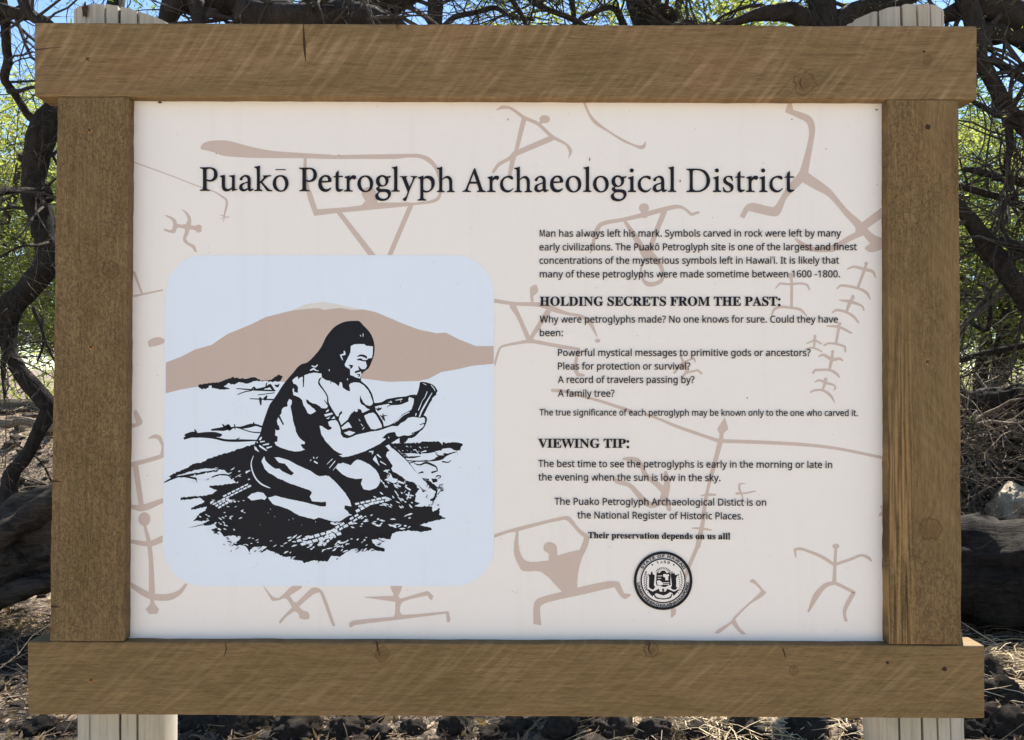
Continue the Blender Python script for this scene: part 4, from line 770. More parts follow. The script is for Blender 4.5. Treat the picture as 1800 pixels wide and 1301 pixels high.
def board(q, mat, seed, yf=YF, yb=YB, n=64):
    """q = corners TL TR BR BL of the front face, as seen from the viewpoint on the front plane"""
    rnd = random.Random(seed)
    c = [on_plane(px, py, yf) for px, py in q]
    horiz = (c[1] - c[0]).length > (c[3] - c[0]).length
    nu, nv = (n, 5) if horiz else (5, n)
    verts = []; idx = {}
    def wob(u, v, k):
        t = (u if horiz else v) * 9 + k * 31 + seed * 7
        return 0.0010 * noise.noise(Vector((t, k, seed))) + 0.0008 * noise.noise(Vector((t * 9, k, seed + 5)))
    for s, y in ((0, yf), (1, yb)):
        for j in range(nv + 1):
            for i in range(nu + 1):
                u, v = i / nu, j / nv
                p = (c[0] * (1 - u) + c[1] * u) * (1 - v) + (c[3] * (1 - u) + c[2] * u) * v
                x, z = p.x, p.z
                if j == 0: z += wob(u, v, 1)
                if j == nv: z += wob(u, v, 2)
                if i == 0: x += wob(u, v, 3)
                if i == nu: x += wob(u, v, 4)
                idx[s, i, j] = len(verts)
                verts.append((x, y, z))
    faces = []
    for j in range(nv):
        for i in range(nu):
            faces.append((idx[0, i, j], idx[0, i, j + 1], idx[0, i + 1, j + 1], idx[0, i + 1, j]))
            faces.append((idx[1, i, j], idx[1, i + 1, j], idx[1, i + 1, j + 1], idx[1, i, j + 1]))
    for i in range(nu):
        faces.append((idx[0, i, 0], idx[0, i + 1, 0], idx[1, i + 1, 0], idx[1, i, 0]))
        faces.append((idx[0, i + 1, nv], idx[0, i, nv], idx[1, i, nv], idx[1, i + 1, nv]))
    for j in range(nv):
        faces.append((idx[0, 0, j + 1], idx[0, 0, j], idx[1, 0, j], idx[1, 0, j + 1]))
        faces.append((idx[0, nu, j], idx[0, nu, j + 1], idx[1, nu, j + 1], idx[1, nu, j]))
    o = obj('frame_board', verts, faces, mat, SIGN)
    bv = o.modifiers.new('bevel', 'BEVEL'); bv.width = 0.0022; bv.segments = 2; bv.limit_method = 'ANGLE'; bv.angle_limit = math.radians(50)
    return o
def loc2(px, py): p = on_plane(px, py, YF); return p.x, p.z
def kn(px, py, r): return (*loc2(px, py), r * 0.0007)
BOARDS = [
 ([(60, 39.5), (1718, 45.5), (1718, 175), (60, 169.5)], wood('top_board_wood', 'X', 1.0, 0.50, 0, (kn(1414, 148, 12), kn(1630, 106, 5), kn(700, 48, 3)), (1.04, 1.0, 0.99), 1.80), 1, 'horizontal board across the top of the sign frame'),
 ([(47.5, 1128), (1731.5, 1135), (1731.5, 1263.5), (48.5, 1256.5)], wood('bottom_board_wood', 'X', 9.0, 0.36, 0, (kn(672, 1150, 8), kn(1144, 1143, 8), kn(1395, 1178, 5)), (0.98, 0.95, 0.88), 1.15), 2, 'horizontal board across the bottom of the sign frame'),
 ([(100, 169.8), (226, 169.6), (218, 1128), (86.5, 1127.5)], wood('left_board_wood', 'Z', 17.0, 0.16, 1.0, (kn(195, 474, 9),), (0.98, 0.96, 0.92), -0.5), 3, 'left upright board with a rough pitted surface'),
 ([(1560, 173.6), (1686, 175), (1691.5, 1134), (1562, 1133.3)], wood('right_board_wood', 'Z', 25.0, 0.18, 0.25, (kn(1636, 930, 12),), (0.97, 0.93, 0.86), 0.5, (loc2(1562, 0)[0], loc2(1612, 0)[0])), 4, 'right upright board with ridged grain along its inner edge')]
for q, m, sd, lab in BOARDS:
    o = board(q, m, sd); o['label'] = lab
# screw heads sunk in the boards
def disc(cx, cz, y, r, n=12, dish=0.0):
    vs_ = [(cx, y + dish, cz)] + [(cx + r * math.cos(a * 2 * math.pi / n), y, cz + r * math.sin(a * 2 * math.pi / n)) for a in range(n)]
    return vs_, [(0, 1 + (a + 1) % n, 1 + a) for a in range(n)]
for px, py, r in ((154, 104, 4.2), (157, 229, 4.6), (160, 610, 4.0), (1631, 223, 4.0), (1630, 636, 4.2), (160, 1195, 3.8), (1660, 1176, 4.0), (1560, 1165, 2.5), (1624, 91, 2.0)):
    x, z = loc2(px, py)
    rr = random.Random(px)
    vv, ff = [], []
    n = 11; r *= 1.15
    vv.append((x, YF - 0.0002, z))
    for k, s in ((1, 0.5), (2, 1.0)):
        for a in range(n):
            t = a * 2 * math.pi / n
            q = r * 0.0007 * s * (1 + 0.25 * rr.uniform(-1, 1))
            vv.append((x + q * math.cos(t), YF - (0.0003 if s < 1 else 0.0002), z + q * math.sin(t)))
    for a in range(n):
        b_ = (a + 1) % n
        ff.append((0, 1 + b_, 1 + a)); ff.append((1 + a, 1 + b_, 1 + n + b_, 1 + n + a))
    for t0 in (0.6, 2.2):                       # cross recess
        k0 = len(vv); cx_, cz_ = math.cos(t0), math.sin(t0); L_ = r * 0.0007 * .85; w_ = r * 0.0007 * .2
        for sa, sb in ((-1, -1), (1, -1), (1, 1), (-1, 1)): vv.append((x + cx_ * L_ * sa - cz_ * w_ * sb, YF - 0.0006 - t0 * 1e-5, z + cz_ * L_ * sa + cx_ * w_ * sb))
        ff.append((k0, k0 + 1, k0 + 2, k0 + 3))
    so_ = obj('screw', vv, ff, M_RUST if px in (154, 157, 160, 1630) else M_CRACK, SIGN)
    so_.data.materials.append(M_CRACK)
    for pl in so_.data.polygons[-2:]: pl.material_index = 1
# drying cracks: thin dark slivers let into the boards
def sliver(pts, mat, y, name='crack'):
    L, Rr = [], []
    for k, (px, py, w) in enumerate(pts):
        a = pts[max(0, k - 1)]; b_ = pts[min(len(pts) - 1, k + 1)]
        dx, dy = b_[0] - a[0], b_[1] - a[1]; ln = math.hypot(dx, dy) or 1
        nx_, ny_ = -dy / ln * w / 2, dx / ln * w / 2
        L.append(on_plane(px + nx_, py + ny_, y)); Rr.append(on_plane(px - nx_, py - ny_, y))
    v = L + Rr; k = len(L)
    return obj(name, v, [(i, i + 1, k + i + 1, k + i) for i in range(k - 1)], mat, SIGN)
for pts in ([(533, 41, 1), (534, 60, 3), (535, 78, 5), (536, 95, 3), (537, 109, 0.5)], [(61, 88, 2), (85, 85, 1.2), (106, 83, 0.5)],
            [(90, 846, 4), (98, 846, 3), (108, 847, 0.5)], [(89, 1066, 4), (98, 1067, 3), (106, 1067, 0.5)],
            [(1593, 990, 0.5), (1594, 1050, 1.8), (1596, 1133, 1.2)], [(395, 1128, 0.5), (398, 1140, 2), (394, 1155, 0.5)],
            [(1408, 137, 0.5), (1406, 146, 2), (1411, 158, 0.8)], [(662, 1128, 4), (664, 1140, 3), (667, 1152, 1)], [(1142, 1130, 3), (1140, 1142, 3), (1146, 1152, 0.8)],
            [(1376, 1140, 2.5), (1380, 1152, 2), (1381, 1158, 0.5)], [(698, 42, 2), (698, 53, 0.5)]):
    sliver(pts, M_CRACK, YF - 0.00035)

# round posts with drying checks
def post(cb, ct, rb, rt, z1, seed, checks, tilt):
    rnd = random.Random(seed)
    n = 240; zs = [-0.05, 0.3, 0.6, 0.8] + [0.9 + 0.03 * k for k in range(6)] + [1.2, 1.5, 1.7] + [1.78 + 0.012 * k for k in range(int((z1 - 1.785) / 0.012))] + [z1]
    yc = YB + 0.002 + max(rb, rt)
    verts, faces = [], []
    for k, z in enumerate(zs):
        t = z / z1; r0 = rb + (rt - rb) * t
        cx = cb + (ct - cb) * t
        for a in range(n):
            th = a * 2 * math.pi / n
            r = r0 * (1 + 0.012 * noise.noise(Vector((math.cos(th) * 2, math.sin(th) * 2, z * 2 + seed))))
            for (ca, dep) in checks:
                dd = abs((th - ca + math.pi) % (2 * math.pi) - math.pi)
                if dd < 0.014: r -= dep * (1 if dd < 0.0135 else 0.3) * (1 if noise.noise(Vector((z * 3, ca * 5, seed))) > -0.35 else 0.15)
            zz = z + (tilt * math.cos(th) * r + 0.0025 * noise.noise(Vector((th * 6, seed, 0))) if k == len(zs) - 1 else 0)
            verts.append((cx + r * math.cos(th), yc + r * math.sin(th), zz))
    for k in range(len(zs) - 1):
        for a in range(n):
            b_ = (a + 1) % n
            faces.append((k * n + a, k * n + b_, (k + 1) * n + b_, (k + 1) * n + a))
    faces.append(tuple((len(zs) - 1) * n + a for a in range(n)))
    o = obj('post', verts, faces, M_POST, SIGN)
    return o, yc
A_ = lambda deg: math.radians(deg)
xb = lambda px, py: on_plane(px, py, 0.088).x
p1, yc = post(xb(235, 1280), xb(226, 20), 0.0545, 0.0655, at(0, 6, 1.11).z, 3, [(A_(270 - 47), .009), (A_(270 - 25), .012), (A_(270 - 2), .006), (A_(270 + 14), .012), (A_(270 + 33), .007), (A_(60), .01)], -0.10)
p1['label'] = 'left round post with a dark knot near its top'
p2, yc = post(xb(1632, 1280), xb(1566, 20), 0.0588, 0.0625, at(0, 1, 1.11).z, 8, [(A_(270 - 39), .012), (A_(270 - 14), .007), (A_(270 + 5), .012), (A_(270 + 22), .006), (A_(270 + 46), .009), (A_(100), .01)], 0.07)
p2['label'] = 'right round post with long drying cracks'
# knot on the left post
kc = at(152, 20, 1.12)
kv, kf = [], []
for j in range(4):
    for a in range(14):
        th = a * 2 * math.pi / 14; rr = (0.0, 0.0018, 0.0036, 0.0050)[j] * (1 + .3 * math.sin(a * 2.3))
        x = kc.x + rr * math.cos(th); z = kc.z + rr * 1.9 * math.sin(th)
        cx = xb(226, 20); dx = x - cx
        y = yc - math.sqrt(max(0.0001, 0.0652 ** 2 - dx * dx)) - 0.0012 - (0.0012 if j < 3 else 0)
        kv.append((x, y, z))
for j in range(3):
    for a in range(14):
        b_ = (a + 1) % 14; kf.append((j * 14 + a, j * 14 + b_, (j + 1) * 14 + b_, (j + 1) * 14 + a))
obj('knot', kv, kf, M_CRACK, p1)

# panel slab
pc = [on_plane(x, y, 0.0) for x, y in ((215, 150), (1580, 150), (1580, 1150), (205, 1150))]
pv = [(p.x, 0.0, p.z) for p in pc] + [(p.x, 0.006, p.z) for p in pc]
PANEL = obj('panel', pv, [(0, 3, 2, 1), (4, 5, 6, 7), (0, 1, 5, 4), (1, 2, 6, 5), (2, 3, 7, 6), (3, 0, 4, 7)], M_BG, SIGN)
PANEL['label'] = 'cream printed panel with title, text and drawings'

# ---- flat print: every sheet a hair in front of the last
LAYER = [0]
def sheet_y():
    LAYER[0] += 1
    return -0.00008 - LAYER[0] * 0.000002
def cr(pts, k, closed):
    """Catmull-Rom through pts, sharp corners kept"""
    n = len(pts); out = []
    dim = len(pts[0])
    def corner(i):
        if not closed and (i == 0 or i == n - 1): return True
        a, b_, c = pts[i - 1], pts[i], pts[(i + 1) % n]
        v1 = (b_[0] - a[0], b_[1] - a[1]); v2 = (c[0] - b_[0], c[1] - b_[1])
        l1, l2 = math.hypot(*v1), math.hypot(*v2)
        if l1 < 1e-9 or l2 < 1e-9: return True
        return (v1[0] * v2[0] + v1[1] * v2[1]) / (l1 * l2) < 0.62
    cs = [corner(i) for i in range(n)]
    for i in range(n if closed else n - 1):
        p1, p2 = pts[i], pts[(i + 1) % n]
        p0 = pts[i - 1] if (closed or i > 0) else p1
        p3 = pts[(i + 2) % n] if (closed or i < n - 2) else p2
        L = math.hypot(p2[0] - p1[0], p2[1] - p1[1])
        def tan(a, b_, c, is_c):
            if is_c: return [0.0] * dim
            la = math.hypot(b_[0] - a[0], b_[1] - a[1]); lc = math.hypot(c[0] - b_[0], c[1] - b_[1])
            return [(c[q] - a[q]) / (la + lc + 1e-9) * L for q in range(dim)]
        m1 = tan(p0, p1, p2, cs[i]); m2 = tan(p1, p2, p3, cs[(i + 1) % n])
        if cs[i]: m1 = [(p2[q] - p1[q]) for q in range(dim)]
        if cs[(i + 1) % n]: m2 = [(p2[q] - p1[q]) for q in range(dim)]
        for j in range(k):
            t = j / k
            h1 = 2 * t ** 3 - 3 * t * t + 1; h2 = t ** 3 - 2 * t * t + t; h3 = -2 * t ** 3 + 3 * t * t; h4 = t ** 3 - t * t
            out.append(tuple(h1 * p1[q] + h2 * m1[q] + h3 * p2[q] + h4 * m2[q] for q in range(dim)))
    if not closed: out.append(tuple(pts[-1]))
    return out
def inside(p, ring):
    c = False; n = len(ring)
    for i in range(n):
        a, b_ = ring[i], ring[i - 1]
        if (a[1] > p[1]) != (b_[1] > p[1]) and p[0] < (b_[0] - a[0]) * (p[1] - a[1]) / (b_[1] - a[1]) + a[0]: c = not c
    return c
def tess(rings):
    """triangles of possibly several islands, each with its own holes"""
    offs = []; k = 0
    for r in rings: offs.append(k); k += len(r)
    depth = [sum(inside(r[0], q) for j, q in enumerate(rings) if j != i) for i, r in enumerate(rings)]
    out = []
    for i, r in enumerate(rings):
        if depth[i] % 2: continue
        hs = [j for j, q in enumerate(rings) if depth[j] == depth[i] + 1 and inside(q[0], r)]
        ids = [offs[i] + a for a in range(len(r))]
        for j in hs: ids += [offs[j] + a for a in range(len(rings[j]))]
        for t in tessellate_polygon([[Vector((p[0], p[1], 0)) for p in rings[j]] for j in [i] + hs]):
            out.append(tuple(ids[a] for a in t))
    return out
def fatten(ring, o):
    """moves an outline outwards by o (negative area = outer ring in print coordinates)"""
    n = len(ring); out = []
    for i in range(n):
        (x0, y0), (x1, y1), (x2, y2) = ring[i - 1][:2], ring[i][:2], ring[(i + 1) % n][:2]
        l1 = math.hypot(x1 - x0, y1 - y0) or 1; l2 = math.hypot(x2 - x1, y2 - y1) or 1
        mx = (y1 - y0) / l1 + (y2 - y1) / l2; my = -(x1 - x0) / l1 - (x2 - x1) / l2
        q = mx * mx + my * my
        k = 2 * o / q if q > 1.2 else 1.3 * o / (math.sqrt(q) or 1)
        out.append((x1 + mx * k, y1 + my * k))
    return out
def rarea(r): return sum(r[i - 1][0] * r[i][1] - r[i][0] * r[i - 1][1] for i in range(len(r))) / 2
class Ink:
    """collects flat shapes given in print coordinates (pixels of the measured print)"""
    def __init__(s): s.v = []; s.f = []
    def poly(s, rings, y=None):
        y = sheet_y() if y is None else y
        b_ = len(s.v)
        flat = [p for r in rings for p in r]
        for p in flat:
            w = on_plane(p[0], p[1], y); s.v.append((w.x, y, w.z))
        tris = tess(rings)
        for t in tris:
            a, bb, c = (flat[i] for i in t)
            cr_ = (bb[0] - a[0]) * (c[1] - a[1]) - (bb[1] - a[1]) * (c[0] - a[0])
            s.f.append(tuple(b_ + i for i in (t if cr_ < 0 else t[::-1])))
    def stroke(s, pts, y=None):
        y = sheet_y() if y is None else y
        pts = cr(pts, 4, False) if len(pts) > 2 else pts
        b_ = len(s.v); n = len(pts)
        for k, (x, yy, w) in enumerate(pts):
            a = pts[max(0, k - 1)]; c = pts[min(n - 1, k + 1)]
            dx, dy = c[0] - a[0], c[1] - a[1]; ln = math.hypot(dx, dy) or 1
            nx_, ny_ = -dy / ln * w / 2, dx / ln * w / 2
            for sg in (1, -1):
                q = on_plane(x + nx_ * sg, yy + ny_ * sg, y); s.v.append((q.x, y, q.z))
        for k in range(n - 1):
            i = b_ + 2 * k; s.f.append((i, i + 2, i + 3, i + 1))
        y2 = y - 0.000001
        for (x, yy, w) in (pts[0], pts[-1]):
            if w > 0.8: s.ell(x, yy, w / 2, w / 2, y2, 10)
            y2 -= 0.0000004
    def ell(s, cx, cy, rx, ry, y=None, n=24):
        s.poly([[(cx + rx * math.cos(2 * math.pi * a / n), cy + ry * math.sin(2 * math.pi * a / n)) for a in range(n)]], y)
    def make(s, name, mat, parent):
        o = obj(name, s.v, s.f, mat, parent)
        return o
def conv(view, x, y): v = VIEWS[view]; return v[0] + x / v[2], v[1] + y / v[2]
def parse(tokens, view):
    rings = [[]]
    for t in tokens:
        if t[0] == '@': view = t[1:]; continue
        if t == '|': rings.append([]); continue
        q = [float(a) for a in t.split(',')]
        p = conv(view, q[0], q[1])
        rings[-1].append(p + tuple(a / VIEWS[view][2] for a in q[2:]))
    return rings
def jag(ring, amp, rnd):
    out = []
    n = len(ring)
    for i in range(n):
        a, b_ = ring[i], ring[(i + 1) % n]
        out.append(a)
        L = math.hypot(b_[0] - a[0], b_[1] - a[1])
        m = max(1, min(40, int(L / 2.4)))
        nx_, ny_ = -(b_[1] - a[1]) / (L + 1e-9), (b_[0] - a[0]) / (L + 1e-9)
        for k in range(1, m):
            t = k / m; d = amp * rnd.uniform(-1, 1) * (1.6 if rnd.random() < 0.15 else 0.8)
            out.append((a[0] + (b_[0] - a[0]) * t + nx_ * d, a[1] + (b_[1] - a[1]) * t + ny_ * d))
    return out

# petroglyph figures
ink = None
for line in PETRO.strip().split('\n'):
    t = line.split()
    if t[0] == 'fig':
        if ink: fo = ink.make('petroglyph', M_TAN, PANEL); fo['label'] = 'tan printed petroglyph, ' + lab
        ink = Ink(); lab = ' '.join(t[1:]); continue
    r = parse(t[2:], t[1])
    if t[0] == 'S': ink.stroke(r[0])
    elif t[0] == 'E':
        q = [float(a) for a in t[2].split(',')]; c = conv(t[1], q[0], q[1]); s_ = VIEWS[t[1]][2]
        ink.ell(c[0], c[1], q[2] / s_, q[3] / s_)
    elif t[0] == 'P': ink.poly([cr(x, 3, True) for x in r])
    elif t[0] == 'H': ink.poly([cr(x, 3, True) for x in r])
fo = ink.make('petroglyph', M_TAN, PANEL); fo['label'] = 'tan printed petroglyph, ' + lab

# picture: pale blue rounded square, mountain, woodcut of a kneeling man
LAYER[0] += 3
c4 = [(290.5, 448.5), (868.5, 448.5), (868.5, 1030), (286, 1030)]
ring = []
for k, (cx, cy) in enumerate(c4):
    r = 70; sx = 1 if k in (0, 3) else -1; sy = 1 if k in (0, 1) else -1
    for a in range(13):
        th = math.radians((180, 270, 0, 90)[k] + a * 7.5)
        ring.append((cx + sx * r + r * math.cos(th), cy + sy * r + r * math.sin(th)))
pic = Ink(); pic.poly([ring])
PIC = pic.make('picture_ground', M_BLUE, PANEL); PIC['label'] = 'pale blue rounded square behind the drawing of the kneeling man'
PIC.name = 'picture'
s_ = Ink(); s_.poly([cr(parse('M1 1220,90 1360,28 1480,10 1540,5 @M2 160,5 300,30 400,52 545,80 400,110 100,100'.split()[1:], 'M1')[0], 3, True)])
s_.make('snow_cap', M_SNOW, PANEL)
s_ = Ink(); s_.poly([[p[:2] for p in parse('60,568 200,515 330,448 485,405 560,352 640,300 850,215 990,145 1230,85 1380,68 1480,62 1540,80 1600,68 1680,60 @M2 420,80 530,75 640,100 900,210 1040,262 1200,295 1290,290 1410,352 1570,415 1736,415 1736,580 1540,598 1380,635 1250,655 1130,720 1040,740 760,748 500,715 @M1 1160,750 1000,735 900,735 840,710 760,720 690,705 600,745 370,790 200,820 60,855'.split(), 'M1')[0]]])
s_.make('mountain', M_HILL, PANEL)
rnd = random.Random(5)
inkb, papr = Ink(), Ink()
first = []
for line in ART.strip().split('\n'):
    t = line.split(); r = parse(t[2:], t[1])
    if t[0] == 'K': inkb.poly([cr(r[0], 2, True)])
    elif t[0] == 'P': inkb.poly([cr(r[0], 2, True)])
    elif t[0] == 'J': inkb.poly([jag([p[:2] for p in r[0]], 1.0, rnd)])
    elif t[0] in 'Sk': inkb.stroke(r[0])
    elif t[0] == 'W': papr.poly([jag([p[:2] for p in r[0]], 0.30, rnd)])
    elif t[0] == 'w': papr.stroke(r[0])
# woven mat cells and grass flecks
for (vw, x0, y0, x1, y1, nn, rows, w, h) in CELLS:
    ax, ay = conv(vw, x0, y0); bx, by = conv(vw, x1, y1)
    L = math.hypot(bx - ax, by - ay); ux, uy = (bx - ax) / L, (by - ay) / L; vx, vy = -uy * 0.5 + 0.35, ux
    cw = L / nn; ch = h / 5.294
    for i in range(nn):
        for j in range(rows):
            if rnd.random() < 0.08: continue
            cx = ax + ux * cw * (i + 0.5 + 0.35 * j) + vx * ch * 1.12 * j; cy = ay + uy * cw * (i + 0.5 + 0.35 * j) + vy * ch * 1.12 * j
            hw, hh = cw * 0.43 * rnd.uniform(.8, 1), ch * 0.42 * rnd.uniform(.7, 1)
            papr.poly([[(cx - ux * hw - vx * hh, cy - uy * hw - vy * hh), (cx + ux * hw - vx * hh, cy + uy * hw - vy * hh), (cx + ux * hw + vx * hh, cy + uy * hw + vy * hh), (cx - ux * hw + vx * hh, cy - uy * hw + vy * hh)]])
def flecks(vw, x0, y0, x1, y1, cnt, ln, wd, ang, ink_, keep=None):
    for _ in range(cnt):
        x = rnd.uniform(x0, x1); y = rnd.uniform(y0, y1)
        if keep and not keep(x, y): continue
        a = math.radians(ang + rnd.uniform(-28, 28)); L = ln * rnd.uniform(0.3, 1); w = wd * rnd.uniform(0.5, 1)
        dx, dy = math.cos(a) * L / 2, math.sin(a) * L / 2
        p, q = conv(vw, x - dx, y - dy), conv(vw, x + dx, y + dy); s0 = VIEWS[vw][2]
        mid = ((p[0] + q[0]) / 2 + rnd.uniform(-.6, .6), (p[1] + q[1]) / 2 + rnd.uniform(-.6, .6))
        ink_.stroke([(*p, w * 0.3 / s0), (*mid, w / s0), (*q, w * 0.3 / s0)])
flecks('M3', 300, 330, 840, 470, 40, 50, 12, -20, papr)
flecks('M3', 430, 600, 800, 800, 22, 36, 12, -15, papr)
flecks('M3', 350, 760, 700, 950, 26, 40, 14, 20, papr)
flecks('M3', 640, 960, 1250, 1060, 16, 40, 10, -5, papr)
flecks('M4', -200, 960, 560, 1120, 60, 60, 16, -25, papr)
flecks('M4', 230, 760, 960, 900, 46, 60, 18, -8, papr)
flecks('M4', 560, 560, 1000, 700, 34, 50, 16, 30, papr)
flecks('M4', 680, 380, 960, 520, 20, 44, 14, 35, papr)
flecks('M3', 900, 700, 1500, 940, 10, 14, 6, 40, papr)
flecks('N6', 480, 260, 1000, 380, 14, 40, 16, -20, papr)
# ragged grass along the edge of the mass
flecks('M4', 1100, 480, 1260, 700, 22, 50, 12, -50, inkb)
flecks('M4', 420, 960, 720, 1110, 26, 60, 14, -10, inkb)
flecks('M4', -200, 1120, 360, 1200, 26, 50, 12, -60, inkb)
flecks('M3', 300, 780, 720, 1060, 40, 50, 12, 30, inkb, lambda x, y: y < 780 + (x - 300) * 0.75 + 40)
flecks('M3', 640, 1040, 1250, 1130, 24, 50, 10, -50, inkb)
# sheets were numbered while drawing, so later paper covers earlier ink and later ink covers paper
AR = inkb.make('woodcut_ink', M_INK, PANEL); AR['label'] = 'black woodcut of a kneeling long haired man carving'
tag(papr.make('woodcut_paper', M_BLUE, PANEL), kind='stuff')

# lettering
LAYER[0] += 2
def font(txt):
    d = {}
    for ln_ in txt.strip('\n').split('\n'):
        ch, adv, cs = ln_.split('\t')
        d[ch] = (float(adv), [[tuple(float(a) for a in p.split(',')) for p in c.split()] for c in cs.split('|') if c])
    return d
SANS, SERIF = font(SANS_TXT), font(SERIF_TXT)
SANS['ō'] = (SANS['o'][0], SANS['o'][1] + [[(90, 425), (90, 478), (320, 478), (320, 425)]])
SANS['M'] = (470, [[(52, 0), (52, 483), (140, 483), (238, 115), (336, 483), (424, 483), (424, 0), (362, 0), (362, 390), (266, 30), (210, 30), (114, 390), (114, 0)]])
SANS['·'] = (110, [[(30, 190), (80, 190), (80, 245), (30, 245)]])
SANS['’'] = (95, [[(35, 345), (72, 345), (92, 500), (40, 500)]])
CAPU = max(q[1] for c in SANS['T'][1] for q in c)
def set_line(ink_, fnt, text, x0, x1, b0, b1, cap, capu, fat=0.0):
    text = text.replace('’', '’')
    pos = 0.0; lay = []
    for ch in text:
        if ch not in fnt: ch = ' ' if ch == ' ' else ch
        adv, cs = fnt.get(ch, (78 if fnt is SANS else 180, []))
        lay.append((pos, cs)); pos += adv
    xs_ = [p + q[0] for p, cs in lay for c in cs for q in c]
    lo, hi = min(xs_), max(xs_); sx = (x1 - x0) / (hi - lo); sy = cap / capu
    y = sheet_y()
    for p, cs in lay:
        if not cs: continue
        rings = []
        for c in cs:
            rings.append([(x0 + (p + q[0] - lo) * sx, b0 + (b1 - b0) * ((p + q[0] - lo) / (hi - lo)) - q[1] * sy) for q in c])
        if fat:
            sg = max((rarea(r) for r in rings), key=abs); sg = 1 if sg > 0 else -1
            rings = [fatten(r, fat * sg) for r in rings]
        ink_.poly(rings, y)
ti = Ink()
yt = sheet_y()
for ch, x in TITLE:
    vw, bl, data = GLYPHS[ch]
    sc = VIEWS[vw][2]
    rings = [[tuple(float(a) for a in p.split(',')) for p in r_.split()] for r_ in data.split('|')]
    minx = min(p[0] for r_ in rings for p in r_)
    base = 335.4 + (x - 350) / 480 * 1.9 if x < 830 else 337.2
    rr = [cr([(x + (p[0] - minx) / sc, base + (p[1] - bl) / sc) for p in r_], 3, True) for r_ in rings]
    sg = 1 if rarea(rr[0]) > 0 else -1
    rr = [fatten(r_, 0.27 * (1 if rarea(r_) * sg > 0 or ch != 'i' else 1) * (1 if rarea(r_) > 0 else -1) * (1 if (k == 0 or ch == 'i') else -1)) for k, r_ in enumerate(rr)]
    ti.poly(rr, yt)
ti.poly([[(484.1, 297.4), (502.2, 297.4), (502.2, 299), (484.1, 299)]], yt)
ti.make('title_lettering', M_INK, PANEL)
for a in LINES:
    bt = Ink(); set_line(bt, SANS, *a, capu=CAPU, fat=0.03)
    bt.make('text_line', M_INK, PANEL)
for a in BOLD:
    ht = Ink(); set_line(ht, SERIF, *a, capu=455, fat=0.16)
    ht.make('heading_line', M_INK, PANEL)

# round seal
LAYER[0] += 2
se = Ink(); SX, SY, SS = VIEWS['SE']
def sp_(x, y): return SX + x / SS, SY + y / SS
def ringband(ink_, r0, r1, n=72, cx=657, cy=660):
    y = sheet_y(); b_ = len(ink_.v)
    for a in range(n):
        th = 2 * math.pi * a / n
        for r in (r0, r1):
            q = on_plane(*sp_(cx + r * math.cos(th), cy + r * math.sin(th)), y); ink_.v.append((q.x, y, q.z))
    for a in range(n):
        c = (a + 1) % n; ink_.f.append((b_ + 2 * a, b_ + 2 * c, b_ + 2 * c + 1, b_ + 2 * a + 1))
base_d = Ink(); base_d.ell(*sp_(657, 660), 384 / SS, 384 / SS, None, 64); sb = base_d.make('seal_field', M_BG, PANEL)
ringband(se, 468, 516); ringband(se, 373, 395)
def arc_text(text, r, a0, a1, cap, inward, bold=1.0):
    adv = [SANS.get(c, (80, []))[0] for c in text]; tot = sum(adv)
    pos = 0; y = sheet_y()
    for ch, ad in zip(text, adv):
        t = (pos + ad / 2) / tot; th = math.radians(a0 + (a1 - a0) * t); pos += ad
        cs = SANS.get(ch, (80, []))[1]
        if not cs: continue
        s = cap / CAPU
        rings = []
        for c in cs:
            rg = []
            for (gx, gy) in c:
                lx, ly = (gx - ad / 2) * s * bold, gy * s
                if inward:   # baseline nearer the centre, tops outwards
                    R_ = r + ly; px, py = math.cos(th), -math.sin(th); tx, ty = math.sin(th), math.cos(th)
                else:
                    R_ = r - ly; px, py = math.cos(th), -math.sin(th); tx, ty = -math.sin(th), -math.cos(th)
                rg.append(sp_(657 + px * R_ + tx * lx, 660 + py * R_ + ty * lx))
            rings.append(rg)
        sg = max((rarea(r) for r in rings), key=abs); sg = 1 if sg > 0 else -1
        se.poly([fatten(r, 0.22 * sg) for r in rings], y)
arc_text('STATE OF HAWAII', 412, 151, 28, 46, True, 1.5)
arc_text('1959', 312, 112, 68, 44, True, 1.5)
arc_text('UA·MAU·KE·EA·O·KA·AINA·I·KA·PONO', 458, 184, 356, 46, False, 1.4)
for x in (465, 845): se.ell(*sp_(x, 380), 16 / SS, 15 / SS)
def sk(pts): se.stroke([(*sp_(x, y), w / SS) for x, y, w in pts])
def spoly(ink_, s): ink_.poly([[sp_(*[float(a) for a in p.split(',')]) for p in s.split()]])
for k in range(11):
    th = math.radians(18 + 144 * k / 10)
    sk([(657 + 92 * math.cos(th), 540 - 92 * math.sin(th) * 0.9, 9), (657 + 142 * math.cos(th), 540 - 128 * math.sin(th) * 0.9, 17)])
spoly(se, '600,520 615,495 640,480 680,480 705,500 715,525')
spoly(se, '528,520 600,520 715,525 790,520 785,640 790,735 740,745 700,770 655,770 600,745 545,745 530,700 535,620')
spoly(se, '385,510 400,545 430,555 450,500 470,500 475,545 510,560 505,640 495,740 520,770 480,820 420,790 405,760 410,600')
spoly(se, '815,480 830,540 850,510 870,560 950,540 900,580 885,620 890,700 885,770 910,770 880,820 830,820 790,790 810,740 800,640 790,560')
spoly(se, '370,800 420,820 470,850 520,830 580,800 600,850 640,850 700,850 730,800 800,830 850,850 950,800 900,870 840,930 820,880 780,860 720,900 660,920 600,900 540,880 500,900 470,940 420,890')
spoly(se, '640,800 665,795 680,830 660,860 640,840')
sk([(500, 900, 20), (530, 955, 26), (620, 975, 22), (657, 980, 22), (700, 975, 22), (780, 955, 26), (810, 900, 20)])
